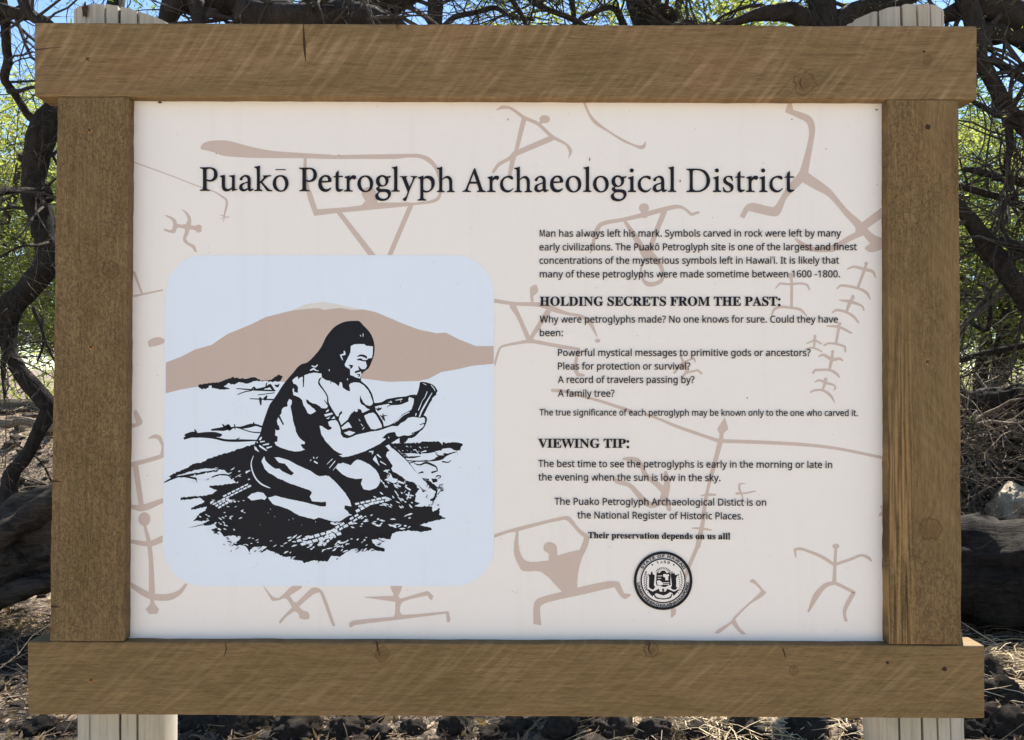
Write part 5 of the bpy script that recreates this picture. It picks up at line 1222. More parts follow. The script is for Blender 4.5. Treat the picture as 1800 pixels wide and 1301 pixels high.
for k in range(9):
    t = k / 8
    for sg in (-1, 1):
        x = 657 + sg * (300 + 25 * math.sin(t * 3.1)); y = 500 + 310 * t
        sk([(x - sg * 6, y - 10, 10), (x + sg * 14, y + 14, 16)])
        sk([(x - sg * 44, y + 50, 8), (x - sg * 26, y + 66, 12)])
    sk([(657 - 300, 500 + 300 * t, 12), (657 - 300 + 6, 520 + 300 * t, 12)])
SEAL = se.make('round_seal', M_INK, PANEL); SEAL['label'] = 'round black state seal print'
sw = Ink()
for s in ('525,470 540,485 540,540 530,700 520,690 512,560', '655,550 690,540 720,550 750,545 765,565 745,590 750,650 700,655 690,600 660,590',
          '545,670 570,650 600,655 620,670 655,700 650,735 600,740 560,735', '560,570 640,568 640,580 560,582', '560,612 620,612 620,624 560,624',
          '655,690 765,688 765,700 655,702', '660,716 765,716 765,728 660,728', '600,770 640,800 630,830 590,780', '700,780 730,760 700,810 680,840'):
    spoly(sw, s)
for x in (610, 640, 672, 705): sw.ell(*sp_(x, 962), 10 / SS, 8 / SS)
sw.make('seal_highlights', M_BG, SEAL)
# specks of dirt on the panel
dk = Ink()
for x, y, a, b_ in ((1036.6, 280, .9, 3.2), (1195.5, 318, .9, 2.6), (1313.5, 699.5, .8, 1.8), (281, 180, 4, 2), (1541, 193, 3, 1), (380, 270, 1, .8), (1342, 287, .9, .7), (596, 273, 1, .9), (893, 210, .8, 2), (809, 822, .8, .7), (1392, 210, 1.2, 1), (259, 836, .8, .7), (1452, 262, 1, 1)):
    dk.ell(x, y, a, b_, None, 8)
for _ in range(120):
    dk.ell(rnd.uniform(240, 1548), rnd.uniform(182, 1115), rnd.uniform(.35, .8), rnd.uniform(.3, .7), None, 6)
tag(dk.make('dirt_specks', M_DIRT, PANEL), kind='stuff')
# ---------------------------------------------------------------- woodland behind
def tube(V, F, pts, seg=8, rough=0.12, seed=0, cap=True):
    """pts = list of (Vector, radius); a tapering bark tube appended to V, F"""
    n = len(pts); base = len(V)
    t_prev = None; up = Vector((0.3, 0.2, 0.9))
    for k, (p, r) in enumerate(pts):
        a = pts[max(0, k - 1)][0]; b_ = pts[min(n - 1, k + 1)][0]
        t = (b_ - a)
        t = t.normalized() if t.length > 1e-9 else Vector((0, 0, 1))
        if t_prev is None:
            u = t.cross(up); u = u.normalized() if u.length > 1e-4 else Vector((1, 0, 0))
        else:
            u = (u - t * u.dot(t)); u = u.normalized() if u.length > 1e-6 else t.orthogonal().normalized()
        w = t.cross(u); t_prev = t
        for s in range(seg):
            th = 2 * math.pi * s / seg
            d = u * math.cos(th) + w * math.sin(th)
            q = 1.0
            if rough:
                q += rough * (noise.noise((p + d * r) * (0.6 / max(r, 0.01)) + Vector((seed, 0, 0))) + 0.45 * noise.noise((p + d * r) * (2.1 / max(r, 0.01)) + Vector((seed, 5, 0)))) + rough * 0.6 * math.sin(th * 2 + k * 0.3 + seed) + (0.05 * math.sin(th * 9 + k * 0.07 + seed) + 0.035 * math.sin(th * 14 - k * 0.05) if seg > 30 else 0)
            V.append(p + d * (r * q))
    for k in range(n - 1):
        for s in range(seg):
            s2 = (s + 1) % seg
            F.append((base + k * seg + s, base + k * seg + s2, base + (k + 1) * seg + s2, base + (k + 1) * seg + s))
    if cap:
        F.append(tuple(base + s for s in range(seg))[::-1]); F.append(tuple(base + (n - 1) * seg + s for s in range(seg)))
def smooth3(pts, k=5):
    out = []; n = len(pts)
    for i in range(n - 1):
        p0, p1, p2, p3 = pts[max(0, i - 1)], pts[i], pts[i + 1], pts[min(n - 1, i + 2)]
        for j in range(k):
            t = j / k
            f = [0.5 * (2 * p1[q] + (p2[q] - p0[q]) * t + (2 * p0[q] - 5 * p1[q] + 4 * p2[q] - p3[q]) * t * t + (3 * p1[q] - p0[q] - 3 * p2[q] + p3[q]) * t ** 3) for q in range(4)]
            out.append(f)
    out.append(list(pts[-1]))
    return out
def limb(V, F, path, seg=12, seed=0, wig=0.0, rough=0.14, sub=5):
    """path = (px, py, depth, width in px) as seen; gives world centre line with true radii"""
    pp = []
    for (px, py, d, w) in path:
        p = at(px, py, d); pp.append((p.x, p.y, p.z, w / FPX * d / 2))
    pp = smooth3(pp, sub)
    pts = []
    for k, q in enumerate(pp):
        p = Vector(q[:3])
        if wig: p += Vector((noise.noise(p * 5 + Vector((seed, 0, 0))), noise.noise(p * 5 + Vector((0, seed, 9))), noise.noise(p * 5 + Vector((3, 0, seed))))) * wig
        pts.append((p, max(0.002, q[3])))
    tube(V, F, pts, seg, rough, seed)
    return pts
def twigs(V, F, p, d, ln, r, depth, rnd, tips, seg=5, droop=0.12):
    """a crooked branch with side branches, thorn tree fashion"""
    n = max(3, int(ln / 0.09)) if depth > 1 else 4
    pts = [(p.copy(), r)]
    q = p.copy(); dd = d.normalized()
    for k in range(n):
        dd = (dd + Vector((rnd.gauss(0, .22), rnd.gauss(0, .22), rnd.gauss(0, .22) - droop * 0.25))).normalized()
        q = q + dd * (ln / n)
        rr = r * (1 - 0.75 * (k + 1) / n)
        pts.append((q.copy(), max(rr, 0.0012)))
        if depth > 0 and k >= 1 and rnd.random() < (0.75 if depth > 1 else 0.6):
            side = (dd + Vector((rnd.gauss(0, .8), rnd.gauss(0, .8), rnd.gauss(0, .7)))).normalized()
            twigs(V, F, q.copy(), side, ln * rnd.uniform(.35, .62), max(rr * 0.6, 0.0014), depth - 1, rnd, tips, 4 if depth > 1 else 3, droop)
    tube(V, F, pts, seg if r > 0.006 else 3, 0.0, 0, False)
    tips.append((q.copy(), dd.copy()))
def leaves(V, F, centre, rad, cnt, size, rnd, up=0.0):
    for _ in range(cnt):
        c = centre + Vector((rnd.gauss(0, rad), rnd.gauss(0, rad), rnd.gauss(0, rad * 0.7)))
        a = Vector((rnd.gauss(0, 1), rnd.gauss(0, 1), rnd.gauss(0, .6))).normalized()
        b_ = a.cross(Vector((rnd.gauss(0, 1), rnd.gauss(0, 1), rnd.gauss(0, 1)))).normalized()
        s = size * rnd.uniform(.5, 1.2); k = len(V)
        V += [c - a * s, c - b_ * s * .24, c + a * s, c + b_ * s * .24]
        F.append((k, k + 1, k + 2, k + 3))

def kiawe(name, base_px, label, group, limbs, seed, tw, leafn, mat=None, twig_len=0.7, leaf_size=0.011, hang=0.12):
    rnd = random.Random(seed)
    first = limbs[0][0]
    b0 = at(*base_px)
    root = thing(name, (b0.x, b0.y, gz(b0.x, b0.y)), label, 'tree', group)
    V, F = [], []; lines = []
    for k, path in enumerate(limbs):
        lines.append(limb(V, F, path, 14 if path[0][3] > 30 else 9, seed + k, 0.012))
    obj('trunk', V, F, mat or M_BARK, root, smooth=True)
    V, F, tips = [], [], []
    for k in range(tw):
        ln = rnd.choice(lines); p, r = ln[rnd.randrange(len(ln) // 4, len(ln))]
        d = Vector((rnd.gauss(0, 1), rnd.gauss(0, .8), rnd.gauss(0.1, .8)))
        twigs(V, F, p, d, twig_len * rnd.uniform(.5, 1.3), min(max(r * 0.35, 0.003), 0.014), 3, rnd, tips, droop=hang)
    if V: tag(obj('branches', V, F, M_BARK2, root), kind='stuff')
    V, F = [], []
    for (p, d) in tips:
        if rnd.random() < leafn: leaves(V, F, p, 0.06, 22, leaf_size, rnd)
    if V: tag(obj('crown', V, F, M_LEAF2, root), kind='stuff')
    return root

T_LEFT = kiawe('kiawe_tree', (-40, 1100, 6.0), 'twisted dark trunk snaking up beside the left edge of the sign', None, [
  [(-60, 1090, 6.0, 60), (-10, 990, 6.0, 40), (10, 905, 6.0, 34), (22, 835, 6.0, 26), (46, 800, 6.0, 24), (68, 762, 6.0, 24), (88, 722, 6.0, 28), (72, 695, 6.0, 30), (38, 657, 6.0, 30), (17, 617, 6.0, 26), (10, 582, 6.0, 34), (20, 540, 5.9, 40), (45, 512, 5.9, 40), (80, 470, 5.8, 46), (84, 428, 5.8, 42), (73, 388, 5.8, 40), (62, 356, 5.8, 44), (58, 320, 5.8, 46), (66, 262, 5.8, 46), (82, 215, 5.8, 46), (110, 185, 5.9, 40), (150, 120, 6.1, 34), (200, 20, 6.3, 30), (220, -120, 6.5, 20)],
  [(82, 222, 5.8, 20), (50, 205, 5.8, 16), (28, 168, 5.7, 14), (6, 140, 5.6, 14), (12, 110, 5.6, 14), (12, 70, 5.5, 16), (8, 20, 5.5, 20), (-10, -60, 5.5, 20)],
  [(-70, -10, 5.4, 30), (-20, 10, 5.4, 26), (10, 20, 5.4, 22), (40, 27, 5.4, 18), (62, 30, 5.4, 16), (85, 38, 5.4, 12), (120, 70, 5.5, 10)],
  [(30, -60, 5.2, 24), (42, -5, 5.2, 22), (56, 25, 5.2, 18), (90, 48, 5.2, 10)],
  [(12, 160, 5.6, 8), (35, 158, 5.5, 7), (62, 155, 5.4, 6), (110, 160, 5.3, 4)],
  [(20, 545, 5.9, 14), (5, 640, 5.9, 9), (8, 700, 5.8, 5)],
  [(88, 350, 5.8, 16), (80, 330, 5.7, 12), (60, 335, 5.6, 10), (10, 335, 5.4, 14), (-40, 350, 5.2, 16)],
  [(60, 540, 5.9, 8), (75, 590, 5.9, 5), (65, 635, 5.9, 4)], [(70, 560, 5.9, 7), (80, 600, 5.9, 6), (96, 635, 5.9, 4)],
 ], 11, 70, 0.0, twig_len=0.85)
T_TOP = kiawe('kiawe_tree', (470, 1180, 5.2), 'thick dark leaning tree behind the upper left half of the sign', None, [
  [(560, 1240, 4.6, 150), (545, 1000, 4.6, 110), (530, 600, 4.5, 96), (520, 240, 4.4, 92), (500, 60, 4.3, 88), (440, 0, 4.3, 70), (370, -8, 4.3, 62), (310, 5, 4.2, 50), (292, 40, 4.2, 30), (270, 110, 4.2, 12)],
  [(510, 90, 4.4, 60), (560, 30, 4.4, 80), (640, 5, 4.4, 74), (700, -8, 4.4, 52), (760, -40, 4.4, 40), (860, -120, 4.4, 30)],
  [(420, 20, 4.2, 60), (470, 34, 4.2, 60), (560, 35, 4.2, 56), (620, 30, 4.2, 50), (680, 40, 4.2, 36), (720, 60, 4.2, 20)],
  [(345, 0, 4.1, 30), (350, 50, 4.1, 22), (352, 130, 4.1, 10)]
 ], 23, 34, 0.0, twig_len=0.7)
T_MID = kiawe('kiawe_tree', (770, 1150, 5.6), 'slim upright trunk rising behind the middle of the top board', None, [
  [(775, 1130, 5.4, 60), (772, 800, 5.4, 44), (768, 300, 5.4, 34), (764, 38, 5.3, 28), (770, -30, 5.3, 26), (790, -140, 5.3, 18)],
  [(770, 60, 5.3, 12), (800, 32, 5.2, 10), (840, 22, 5.1, 9), (872, 15, 5.0, 9), (900, 30, 5.0, 7), (940, 34, 5.0, 6)],
  [(900, -60, 5.0, 16), (930, -5, 5.0, 13), (960, 15, 5.0, 10), (1010, 34, 5.0, 9), (1050, 60, 5.0, 6)],
  [(1007, -80, 5.2, 12), (1006, 0, 5.2, 9), (1009, 60, 5.2, 7)],
  [(880, -30, 4.8, 10), (915, 20, 4.8, 8), (930, 60, 4.8, 6)]
 ], 37, 80, 0.02, twig_len=0.7)
T_RMID = kiawe('kiawe_tree', (1180, 1120, 5.8), 'dark forked trunk behind the right half of the top board', None, [
  [(1240, 1120, 5.6, 110), (1220, 900, 5.6, 90), (1190, 500, 5.6, 80), (1160, 150, 5.5, 74), (1142, 38, 5.5, 62), (1125, -10, 5.5, 58), (1090, -100, 5.5, 40)],
  [(1155, 90, 5.5, 50), (1180, 30, 5.5, 26), (1150, 5, 5.4, 20), (1180, -60, 5.4, 16)],
  [(1160, 60, 5.5, 26), (1210, 42, 5.4, 18), (1250, 60, 5.4, 12)],
  [(1100, 60, 5.4, 14), (1085, 20, 5.4, 12), (1060, 15, 5.3, 10), (1020, 32, 5.2, 8)]
 ], 41, 40, 0.2, twig_len=0.7)
T_R2 = kiawe('kiawe_tree', (1450, 1150, 5.2), 'straight trunk with a low side limb just left of the right post', None, [
  [(1460, 1180, 5.0, 100), (1455, 800, 5.0, 70), (1450, 300, 5.0, 56), (1447, 30, 5.0, 48), (1445, -60, 5.0, 44), (1450, -160, 5.0, 30)],
  [(1450, 70, 5.0, 40), (1400, 22, 4.9, 34), (1350, 22, 4.9, 26), (1300, 34, 4.9, 16), (1270, 44, 4.9, 10), (1230, 70, 4.9, 6)],
  [(1455, 60, 5.0, 34), (1500, 20, 5.0, 38), (1560, 10, 5.0, 34), (1640, -30, 5.0, 30)]
 ], 53, 34, 0.12, twig_len=0.6)
T_RIGHT = kiawe('kiawe_tree', (1990, 1180, 4.4), 'many branched dark tree filling the right edge beside the sign', None, [
  [(2010, 1230, 4.2, 150), (1960, 900, 4.2, 120), (1890, 640, 4.2, 80), (1830, 560, 4.2, 50), (1792, 512, 4.2, 34), (1762, 465, 4.2, 34), (1724, 414, 4.2, 30), (1690, 366, 4.2, 22), (1650, 320, 4.2, 16), (1600, 250, 4.3, 10)],
  [(1930, 760, 4.2, 70), (1890, 420, 4.3, 60), (1850, 270, 4.3, 46), (1800, 222, 4.3, 34), (1768, 190, 4.3, 28), (1744, 140, 4.3, 24), (1722, 98, 4.3, 26), (1712, 40, 4.3, 36), (1690, -30, 4.3, 36), (1650, -130, 4.3, 30)],
  [(1890, 360, 4.4, 46), (1880, 130, 4.4, 56), (1810, 50, 4.4, 60), (1745, 12, 4.4, 56), (1690, 18, 4.4, 34), (1650, 34, 4.4, 18), (1610, 60, 4.4, 8)],
  [(1880, 150, 4.4, 46), (1820, 80, 4.4, 40), (1770, 58, 4.4, 34), (1725, 62, 4.4, 34), (1690, 90, 4.4, 20), (1640, 130, 4.4, 8)],
  [(1772, 200, 4.3, 16), (1755, 203, 4.2, 12), (1725, 190, 4.2, 9), (1690, 170, 4.2, 6)],
  [(1768, 200, 4.3, 14), (1775, 250, 4.3, 13), (1772, 300, 4.3, 12), (1785, 360, 4.3, 10)],
  [(1835, 445, 4.2, 26), (1800, 434, 4.2, 18), (1765, 424, 4.2, 15), (1735, 425, 4.2, 12)],
  [(1870, 150, 4.3, 30), (1820, 150, 4.3, 16), (1780, 128, 4.3, 14), (1740, 100, 4.3, 14)],
  [(1870, 600, 4.4, 20), (1800, 606, 4.4, 13), (1740, 618, 4.4, 12), (1690, 634, 4.4, 10), (1640, 640, 4.4, 6)],
  [(1880, 380, 4.5, 26), (1800, 362, 4.5, 16), (1745, 345, 4.5, 14), (1690, 330, 4.5, 12), (1640, 320, 4.5, 8)],
  [(1690, 300, 4.4, 10), (1730, 305, 4.4, 12), (1800, 320, 4.4, 16), (1870, 330, 4.4, 20)],
  [(1790, 380, 4.1, 6), (1768, 350, 4.1, 7), (1760, 385, 4.1, 8), (1765, 410, 4.1, 6)],
  [(1700, 560, 4.6, 7), (1735, 580, 4.6, 7), (1742, 520, 4.6, 5), (1720, 500, 4.6, 4)]
 ], 67, 150, 0.03, twig_len=0.62)

# leafy canopy of each tree: unseen leaf masses added overhead to shade the ground
def canopy(root, cx, cy, cz, rx, ry, rz, clumps, rnd, mat):
    V, F = [], []
    for _ in range(clumps):
        while True:
            a = Vector((rnd.uniform(-1, 1), rnd.uniform(-1, 1), rnd.uniform(-1, 1)))
            if a.length < 1: break
        c = Vector((cx + a.x * rx, cy + a.y * ry, cz + a.z * rz))
        if in_gap(c): continue
        leaves(V, F, c, 0.13, 34, 0.035, rnd)
    tag(obj('crown', V, F, mat, root), kind='stuff')
GAPS = ((-4.3, 7.0, 1.9, 1.6), (-2.2, 3.9, .3, .3), (2.8, 3.45, .7, .45), (0.95, 2.75, .5, .35), (-0.8, 2.7, .35, .25), (3.5, 5.5, .8, .6), (-0.2, 2.75, .25, .2))
def in_gap(c):
    """openings in the canopy, by where the sun through them lands"""
    gx, gy = c.x - sdir.x / sdir.z * (c.z - 0.4), c.y - sdir.y / sdir.z * (c.z - 0.4)
    return any(((gx - a) / rx) ** 2 + ((gy - b_) / ry) ** 2 < 1 for a, b_, rx, ry in GAPS)
def shade_roof(root, x0, x1, y0, y1, cnt, rnd, mat):  # out-of-view leaf layer, added to block sun and sky
    V, F = [], []
    for _ in range(cnt):
        x, y = rnd.uniform(x0, x1), rnd.uniform(y0, y1)
        c = Vector((x, y, 2.35 + 0.47 * (y + 1.09) + abs(rnd.gauss(0, .35))))
        if noise.noise(Vector((x * 0.8, y * 0.8, 4))) > 0.06: continue
        if in_gap(c): continue
        leaves(V, F, c, 0.24, 24, 0.11, rnd)
    tag(obj('crown', V, F, mat, root), kind='stuff')
rc = random.Random(77)
for root, x0, x1, y0, y1 in ((T_LEFT, -8, -3, 4, 13), (T_TOP, -3.4, 0, 3.2, 10), (T_MID, -1, 2, 8, 14), (T_RMID, 0, 3, 4, 10), (T_R2, 2, 4.5, 3.4, 11), (T_RIGHT, 4, 9, 3, 13)):
    shade_roof(root, x0, x1, y0, y1, int(26 * (x1 - x0) * (y1 - y0) / 4), rc, M_LEAF)
for root, cx, cy, cz, rx, ry, rz, k in ((T_LEFT, -3.0, 5.2, 5.0, 2.2, 2.2, .8, 170), (T_TOP, -0.6, 4.4, 4.9, 2.0, 2.2, .7, 170), (T_MID, 0.4, 6.0, 5.6, 2.0, 2.0, .8, 110),
                                        (T_RMID, 1.6, 5.6, 5.4, 2.0, 2.0, .8, 120), (T_R2, 2.4, 4.2, 4.7, 1.6, 1.8, .7, 110), (T_RIGHT, 4.0, 3.6, 4.6, 2.0, 2.4, .8, 170)):
    canopy(root, cx, cy, cz, rx, ry, rz, k, rc, M_LEAF)

# fallen logs
def fallen(label, path, seed, mat, extra=()):
    V, F = [], []
    pts = limb(V, F, path, 44, seed, 0.04, 0.22, 14)
    mid = pts[len(pts) // 2][0]
    for e_ in extra: limb(V, F, e_, 16, seed + 3, 0.03, 0.3, 10)
    o = obj('fallen_log', V, F, mat, loc=(mid.x, mid.y, gz(mid.x, mid.y)), smooth=True)
    return tag(o, label, 'log')
fallen('huge dark fallen log slanting up behind the lower left of the sign', [(-420, 1120, 5.0, 190), (-200, 1075, 5.1, 180), (-40, 1012, 5.2, 165), (60, 955, 5.2, 150), (170, 880, 5.3, 135), (330, 790, 5.5, 110), (480, 730, 5.8, 80)], 4, M_LOG, ([(-220, 1070, 5.0, 60), (-60, 985, 5.0, 56), (20, 935, 5.0, 52), (95, 882, 5.0, 46), (190, 835, 5.1, 30)], [(-120, 1085, 4.9, 40), (0, 1048, 4.95, 34), (90, 1012, 5.0, 30), (200, 960, 5.1, 20)]))
fallen('dark thick log lying level behind the lower right of the sign', [(1540, 1010, 5.5, 130), (1640, 1002, 5.4, 165), (1740, 1000, 5.3, 176), (1850, 995, 5.3, 190), (2050, 985, 5.2, 200), (2250, 990, 5.1, 180)], 9, M_LOG2)
fallen('dark old trunk lying along the top of the brush heap on the right', [(1560, 712, 7.2, 30), (1660, 700, 7.1, 36), (1760, 703, 7.0, 40), (1880, 690, 6.9, 50)], 12, M_LOG2)
fallen('thin pale broken limb lying on the bank above the left log', [(-60, 735, 7.4, 14), (20, 742, 7.3, 16), (110, 752, 7.2, 15), (240, 770, 7.1, 12)], 15, M_TWIG)

# brush heap of dead sticks beyond the right log
rb = random.Random(91)
def brush(name, label, cx, cy, w, dpt, h, cnt, seed, ls=1.0):
    rb = random.Random(seed); V, F = [], []; z0 = gz(cx, cy)
    root = thing(name, (cx, cy, z0), label, 'brush pile')
    for _ in range(cnt):
        t = rb.random(); 
        p = Vector((cx + rb.uniform(-w, w), cy + rb.uniform(-dpt, dpt), z0 + h * rb.random() ** 1.2))
        d = Vector((rb.gauss(0, 1), rb.gauss(0, .6), rb.gauss(0, .32)))
        twigs(V, F, p, d, rb.uniform(.4, 1.3) * ls, rb.uniform(.003, .017) * ls, 2, rb, [], 5, 0.05)
    o = obj('dead_branches', V, F, M_TWIG, root); o['kind'] = 'stuff'
    V, F = [], []
    for _ in range(int(cnt * .8)):
        p = Vector((cx + rb.uniform(-w, w) * 1.2, cy + dpt * rb.uniform(.4, 1.6), z0 + h * 1.05 * rb.random()))
        d = Vector((rb.gauss(0, 1), rb.gauss(0, .5), rb.gauss(0, .4)))
        twigs(V, F, p, d, rb.uniform(.4, 1.2) * ls, rb.uniform(.010, .032) * ls, 2, rb, [], 5, 0.05)
    o = obj('shade_branches', V, F, M_BARK, root); o['kind'] = 'stuff'  # dark branches added behind the heap to stand in for its shade
    return root
brush('brush_pile', 'tangled heap of bleached dead branches above the log right of the sign', 3.5, 5.95, 1.3, .45, 1.0, 360, 91)
brush('brush_pile', 'low heap of dead sticks on the bank left of the sign', -3.4, 6.0, 0.9, .4, 0.3, 40, 92, .6)
brush('brush_pile', 'dead sticks heaped below the left end of the bottom board', -1.95, 3.0, 0.5, .35, 0.1, 30, 93, .35)

# rocks
def rock_mesh(seed, sub=4):
    bm = bmesh.new(); bmesh.ops.create_icosphere(bm, subdivisions=sub, radius=1)
    off = Vector((seed * 13.7, seed * 3.1, 0))
    for v in bm.verts:
        n_ = v.co.normalized()
        q = 1 + 0.34 * noise.noise(n_ * 1.3 + off) + 0.26 * noise.noise(n_ * 2.6 + off) + 0.15 * noise.noise(n_ * 6 + off) + 0.10 * noise.noise(n_ * 13 + off)
        v.co = Vector((n_.x * q, n_.y * q * .85, max(-0.35, n_.z * q * .72)))
    me = bpy.data.meshes.new('rock'); bm.to_mesh(me); bm.free()
    me.polygons.foreach_set('use_smooth', [True] * len(me.polygons))
    return me
RM = [rock_mesh(k) for k in range(6)]
for me in RM: me.materials.append(M_ROCK)
RMP = [rock_mesh(k + 10) for k in range(2)]
for me in RMP: me.materials.append(M_ROCKP)
ROCKS = [  # px, py of its foot, width in px, pale?, label
 (345, 1290, 74, 0, 'dark bark covered stone tight beside the left post foot'), (402, 1300, 62, 0, 'dark stone second to the right of the left post'), (455, 1288, 60, 0, 'small dark lava stone under the left third of the bottom board'),
 (520, 1300, 80, 0, 'broad black lava stone half hidden below the bottom board, left of the middle'), (720, 1296, 54, 0, 'rough dark stone among leaves left of the middle below the board'), (800, 1292, 60, 0, 'brown black stone just left of the grey one below the board'),
 (905, 1293, 66, 0, 'grey lava stone below the middle of the bottom board'), (985, 1302, 60, 0, 'rounded dark stone right of the grey middle stone'), (1040, 1288, 48, 0, 'squat dark stone in shade right of the middle'),
 (1085, 1300, 70, 0, 'lumpy black stone between the middle and the right post'), (1150, 1305, 66, 0, 'black stone beside the bright straw right of the middle'), (1318, 1302, 84, 0, 'large grey brown stone standing upright left of the right post'),
 (1370, 1292, 60, 1, 'pale tan stone behind the upright grey one'), (1420, 1302, 76, 0, 'black rounded stone close to the left of the right post'), (1500, 1303, 34, 0, 'small grey stone touching the right post'),
 (1803, 908, 92, 1, 'pale sunlit boulder resting behind the dark log'), (1748, 1200, 70, 0, 'dark rock right of the end of the bottom board'), (1775, 1240, 90, 0, 'black rock stacked low at the right edge'), (1735, 1275, 80, 0, 'dark rock right of the right post foot'), (1790, 1300, 90, 0, 'nearest black rock in the lower right corner'), (1712, 1300, 50, 0, 'small rock leaning by the right post foot'),
 (15, 1180, 70, 0, 'dark rock in deep shade below the left log'), (60, 1290, 70, 0, 'brown rock in the lower left corner'), (600, 1300, 70, 0, 'flat dark stone in the shade left of the middle'), (660, 1302, 50, 0, 'small dark stone beside dry leaves left of the middle'), (1230, 1304, 56, 0, 'half buried brown stone among bright straw'), (860, 1303, 46, 0, 'small brown stone in front of the grey middle stone')]
def ground_hit(px, py):
    v = CAMM @ Vector(((px - 900) / FPX, (650.5 - py) / FPX, -1)); t = 2.5
    while t < 60:
        p = CAMP + v * t
        if p.z <= gz(p.x, p.y): return p
        t += 0.02
    return CAMP + v * 8
rr = random.Random(3)
for px, py, w, pale, lab in ROCKS:
    p = ground_hit(px, py) if py > 950 else at(px, py, 6.3)
    d = p.y - CAM_Y; s = w / FPX * d / 2
    me = rr.choice(RMP if pale else RM)
    o = bpy.data.objects.new('rock', me)
    o.location = (p.x, p.y + s * .6, (gz(p.x, p.y + s * .6) if py > 950 else p.z) + s * (0.2 if py < 950 or py > 1299 else -0.02))
    o.scale = (s, s * rr.uniform(.8, 1.1), s * rr.uniform(.75, 1.25)); o.rotation_euler = (rr.uniform(-.2, .2), rr.uniform(-.2, .2), rr.uniform(0, 6))
    COL.objects.link(o); tag(o, lab, 'rock', 'rocks lying on the ground')
# rubble on the bank, beyond counting
V, F = [], []
bmr = [[v.co.copy() for v in m_.vertices] for m_ in (rock_mesh(21, 1), rock_mesh(22, 1), rock_mesh(23, 1))]
bmf = [tuple(p.vertices) for p in rock_mesh(21, 1).polygons]
for _ in range(1500):
    x = rr.uniform(-7, 7); y = rr.uniform(2.3, 8.5)
    s = rr.uniform(.015, .07) * (1.5 if y > 5 else 1); cs, sn = math.cos(x * 9), math.sin(x * 9); z = gz(x, y); k = len(V)
    for c in bmr[rr.randrange(3)]: V.append((x + (c.x * cs - c.y * sn) * s, y + (c.x * sn + c.y * cs) * s, z + c.z * s * .8 + s * .15))
    F += [tuple(k + i for i in f) for f in bmf]
tag(obj('rubble', V, F, M_ROCK), 'small dark lava rubble scattered over the ground behind the sign', 'rubble', kind='stuff')
# twig and leaf litter
V, F = [], []
for _ in range(5000):
    near = rr.random() < .6
    x = rr.uniform(-3.2, 3.2) if near else rr.uniform(-7, 7); y = rr.uniform(2.2, 4.6) if near else rr.uniform(2.0, 9)
    a = rr.uniform(0, 6.28); L = rr.uniform(.03, .22) * (1 if near else 1.5); r = rr.uniform(.0008, .0032)
    z = gz(x, y) + rr.uniform(.004, .03)
    p = Vector((x, y, z)); d = Vector((math.cos(a), math.sin(a), rr.gauss(0, .22)))
    m_ = p + d * L * .5 + Vector((rr.gauss(0, .01), rr.gauss(0, .01), rr.uniform(0, .02)))
    tube(V, F, [(p, r), (m_, r), (p + d * L + Vector((0, 0, rr.uniform(-.01, .015))), r * .5)], 3, 0, 0, False)
tag(obj('twig_litter', V, F, M_DRY), 'brown dead twigs littering the ground behind the sign', 'twigs', kind='stuff')
V, F = [], []
for _ in range(2300):                       # pale straw added to brighten the sunlit patches
    ga, gb, ra, rb_ = GAPS[rr.choice((0, 0, 2, 2, 3, 3))]
    x, y = ga + rr.gauss(0, .5) * ra, gb + rr.gauss(0, .5) * rb_
    a = rr.uniform(0, 6.28); L = rr.uniform(.05, .2); r = rr.uniform(.001, .003); p = Vector((x, y, gz(x, y) + rr.uniform(.01, .05)))
    d = Vector((math.cos(a), math.sin(a), rr.gauss(0, .2)))
    tube(V, F, [(p, r), (p + d * L * .5 + Vector((rr.gauss(0, .012), rr.gauss(0, .012), .01)), r), (p + d * L, r * .5)], 3, 0, 0, False)
tag(obj('straw', V, F, M_STRAW), 'pale straw added to brighten the sunlit patches of ground', 'straw', kind='stuff')
V, F = [], []
for _ in range(22000):
    near = rr.random() < .6
    x = rr.uniform(-3.2, 3.2) if near else rr.uniform(-7, 7); y = rr.uniform(2.2, 4.6) if near else rr.uniform(2.0, 9)
    leaves(V, F, Vector((x, y, gz(x, y) + .012)), 0.004, 1, rr.uniform(.014, .045), rr)
tag(obj('leaf_litter', V, F, M_DRYLEAF), 'dry fallen leaves littering the ground behind the sign', 'fallen leaves', kind='stuff')

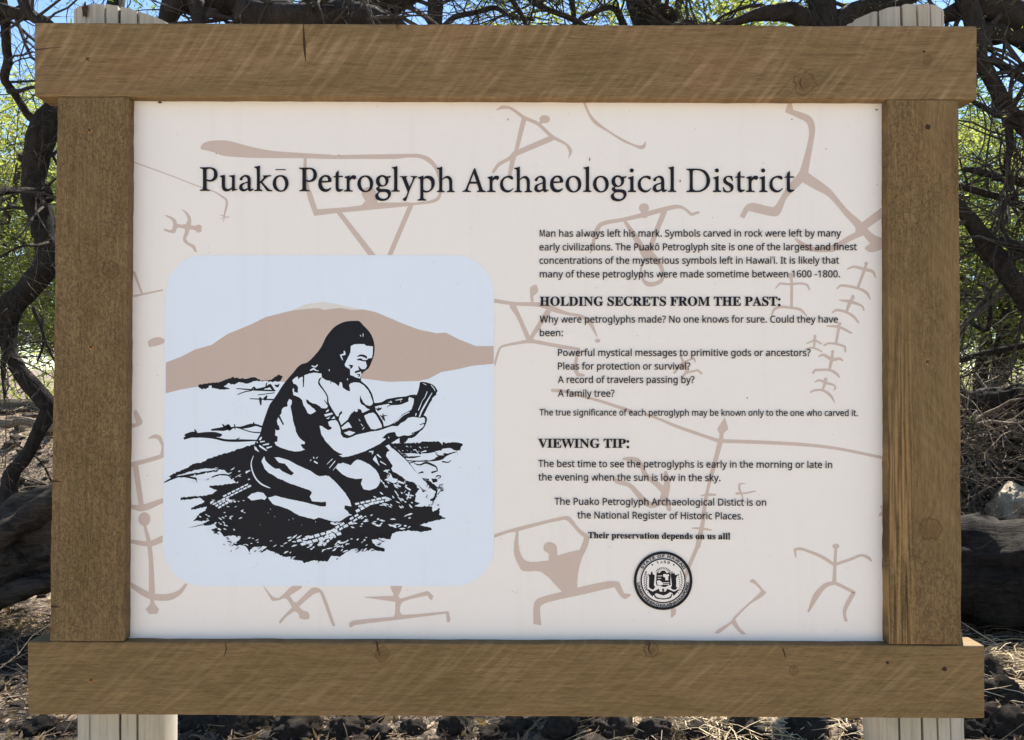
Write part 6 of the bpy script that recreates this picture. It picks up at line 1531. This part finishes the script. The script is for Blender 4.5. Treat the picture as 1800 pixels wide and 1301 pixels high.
# far leafy trees on the bank
def leaf_cloud(seed, n_clump, per):
    rnd = random.Random(seed); V, F = [], []
    for _ in range(n_clump):
        while True:
            a = Vector((rnd.uniform(-1, 1), rnd.uniform(-1, 1), rnd.uniform(-1, 1)))
            if a.length < 1 and (a.length > .45 or rnd.random() < .3): break
        q = 1 + .25 * noise.noise(a * 2 + Vector((seed, 0, 0)))
        leaves(V, F, Vector((a.x * q, a.y * q, a.z * q)), .075, per, .027, rnd)
    me = bpy.data.meshes.new('crown'); me.from_pydata([tuple(v) for v in V], [], F); me.update(); return me
CL = [leaf_cloud(k, 420, 70) for k in range(3)]
def stems(seed):
    rnd = random.Random(seed); V, F = [], []
    for k in range(4):
        a = rnd.uniform(0, 6.28); p = Vector((0.1 * math.cos(a), .1 * math.sin(a), -1.25))
        pts = [(p.copy(), .05)]
        d = Vector((math.cos(a) * .35, math.sin(a) * .35, 1))
        for j in range(7):
            d = (d + Vector((rnd.gauss(0, .25), rnd.gauss(0, .25), rnd.gauss(0, .1)))).normalized(); p = p + d * .27; pts.append((p.copy(), .05 * (1 - j / 8)))
            if j > 1: twigs(V, F, p.copy(), Vector((rnd.gauss(0, 1), rnd.gauss(0, 1), rnd.gauss(.2, .6))), .55, .012, 2, rnd, [], 4, 0)
        tube(V, F, pts, 6, .1, seed)
    me = bpy.data.meshes.new('stems'); me.from_pydata([tuple(v) for v in V], [], F); me.update(); me.materials.append(M_BARK2); return me
ST = [stems(k) for k in range(2)]
FAR = [(-8.4, 12.5, 2.4, 1, 'yellow green feathery tree at the far left edge'), (-5.4, 11.6, 1.9, 1, 'bright green bushy tree beyond the twisted left trunk'), (-5.2, 15.5, 3.1, 0, 'tall pale green tree far behind the left trunk'),
       (-1.6, 9.6, 1.5, 0, 'leafy tree hidden mostly behind the left half of the sign'), (1.0, 9.8, 1.6, 1, 'leafy tree hidden mostly behind the right half of the sign'), (1.9, 8.8, 2.3, 1, 'sunlit yellow green crown rising above the top board right of the middle'),
       (4.7, 12.2, 1.6, 0, 'green bush low behind the brush heap on the right'), (6.9, 11.8, 1.9, 1, 'bright green tree behind the right edge of the sign'), (9.0, 12.6, 2.4, 0, 'deep green tree at the far right edge'), (7.4, 16.5, 2.9, 0, 'tall tree far behind the right edge'), (0.2, 14.5, 2.4, 0, 'distant tree straight behind the sign'), (-10.5, 9.0, 2.2, 0, 'leafy tree well beyond the left edge of the view'), (-7.6, 17.5, 3.2, 1, 'tall yellow green tree in the distance on the left'), (10.5, 8.6, 2.1, 1, 'leafy tree well beyond the right edge of the view'), (-2.4, 17.0, 3.0, 0, 'tall distant tree behind the upper left board')]
for k, (x, y, s, yel, lab) in enumerate(FAR):
    z = gz(x, y) + s * (1.2 if k != 5 else 1.25)
    root = thing('leafy_tree', (x, y, gz(x, y)), lab, 'tree', 'leafy trees on the bank')
    for nm, me, mt in (('crown', CL[k % 3], M_LEAF2 if yel else M_LEAF), ('trunk', ST[k % 2], M_BARK2)):
        if nm == 'crown':
            o = bpy.data.objects.new(nm, me.copy() if not me.materials else me)
            if not o.data.materials: o.data.materials.append(mt)
            elif o.data.materials[0] != mt: o.data = me.copy(); o.data.materials[0] = mt
            if nm == 'crown': o['kind'] = 'stuff'
        else: o = bpy.data.objects.new(nm, me)
        o.parent = root; o.location = (0, 0, s * 1.2); o.scale = (s * 1.15, s, s * 1.0)
        o.rotation_euler = (0, 0, k * 1.3)
        COL.objects.link(o)
# far woodland closing the horizon
V, F = [], []
rf = random.Random(8)
for _ in range(2600):
    a = math.radians(rf.uniform(-65, 65)); R_ = rf.uniform(18, 34); x, y = R_ * math.sin(a), R_ * math.cos(a)
    leaves(V, F, Vector((x, y, gz(x, y) + rf.uniform(-.3, 1) * (2.6 + 1.6 * noise.noise(Vector((a * 9, 2, 0)))))), .42, 26, .13, rf)
tag(obj('far_woodland', V, F, M_LEAF2), 'low green scrub woodland closing the horizon', 'woodland', kind='stuff')
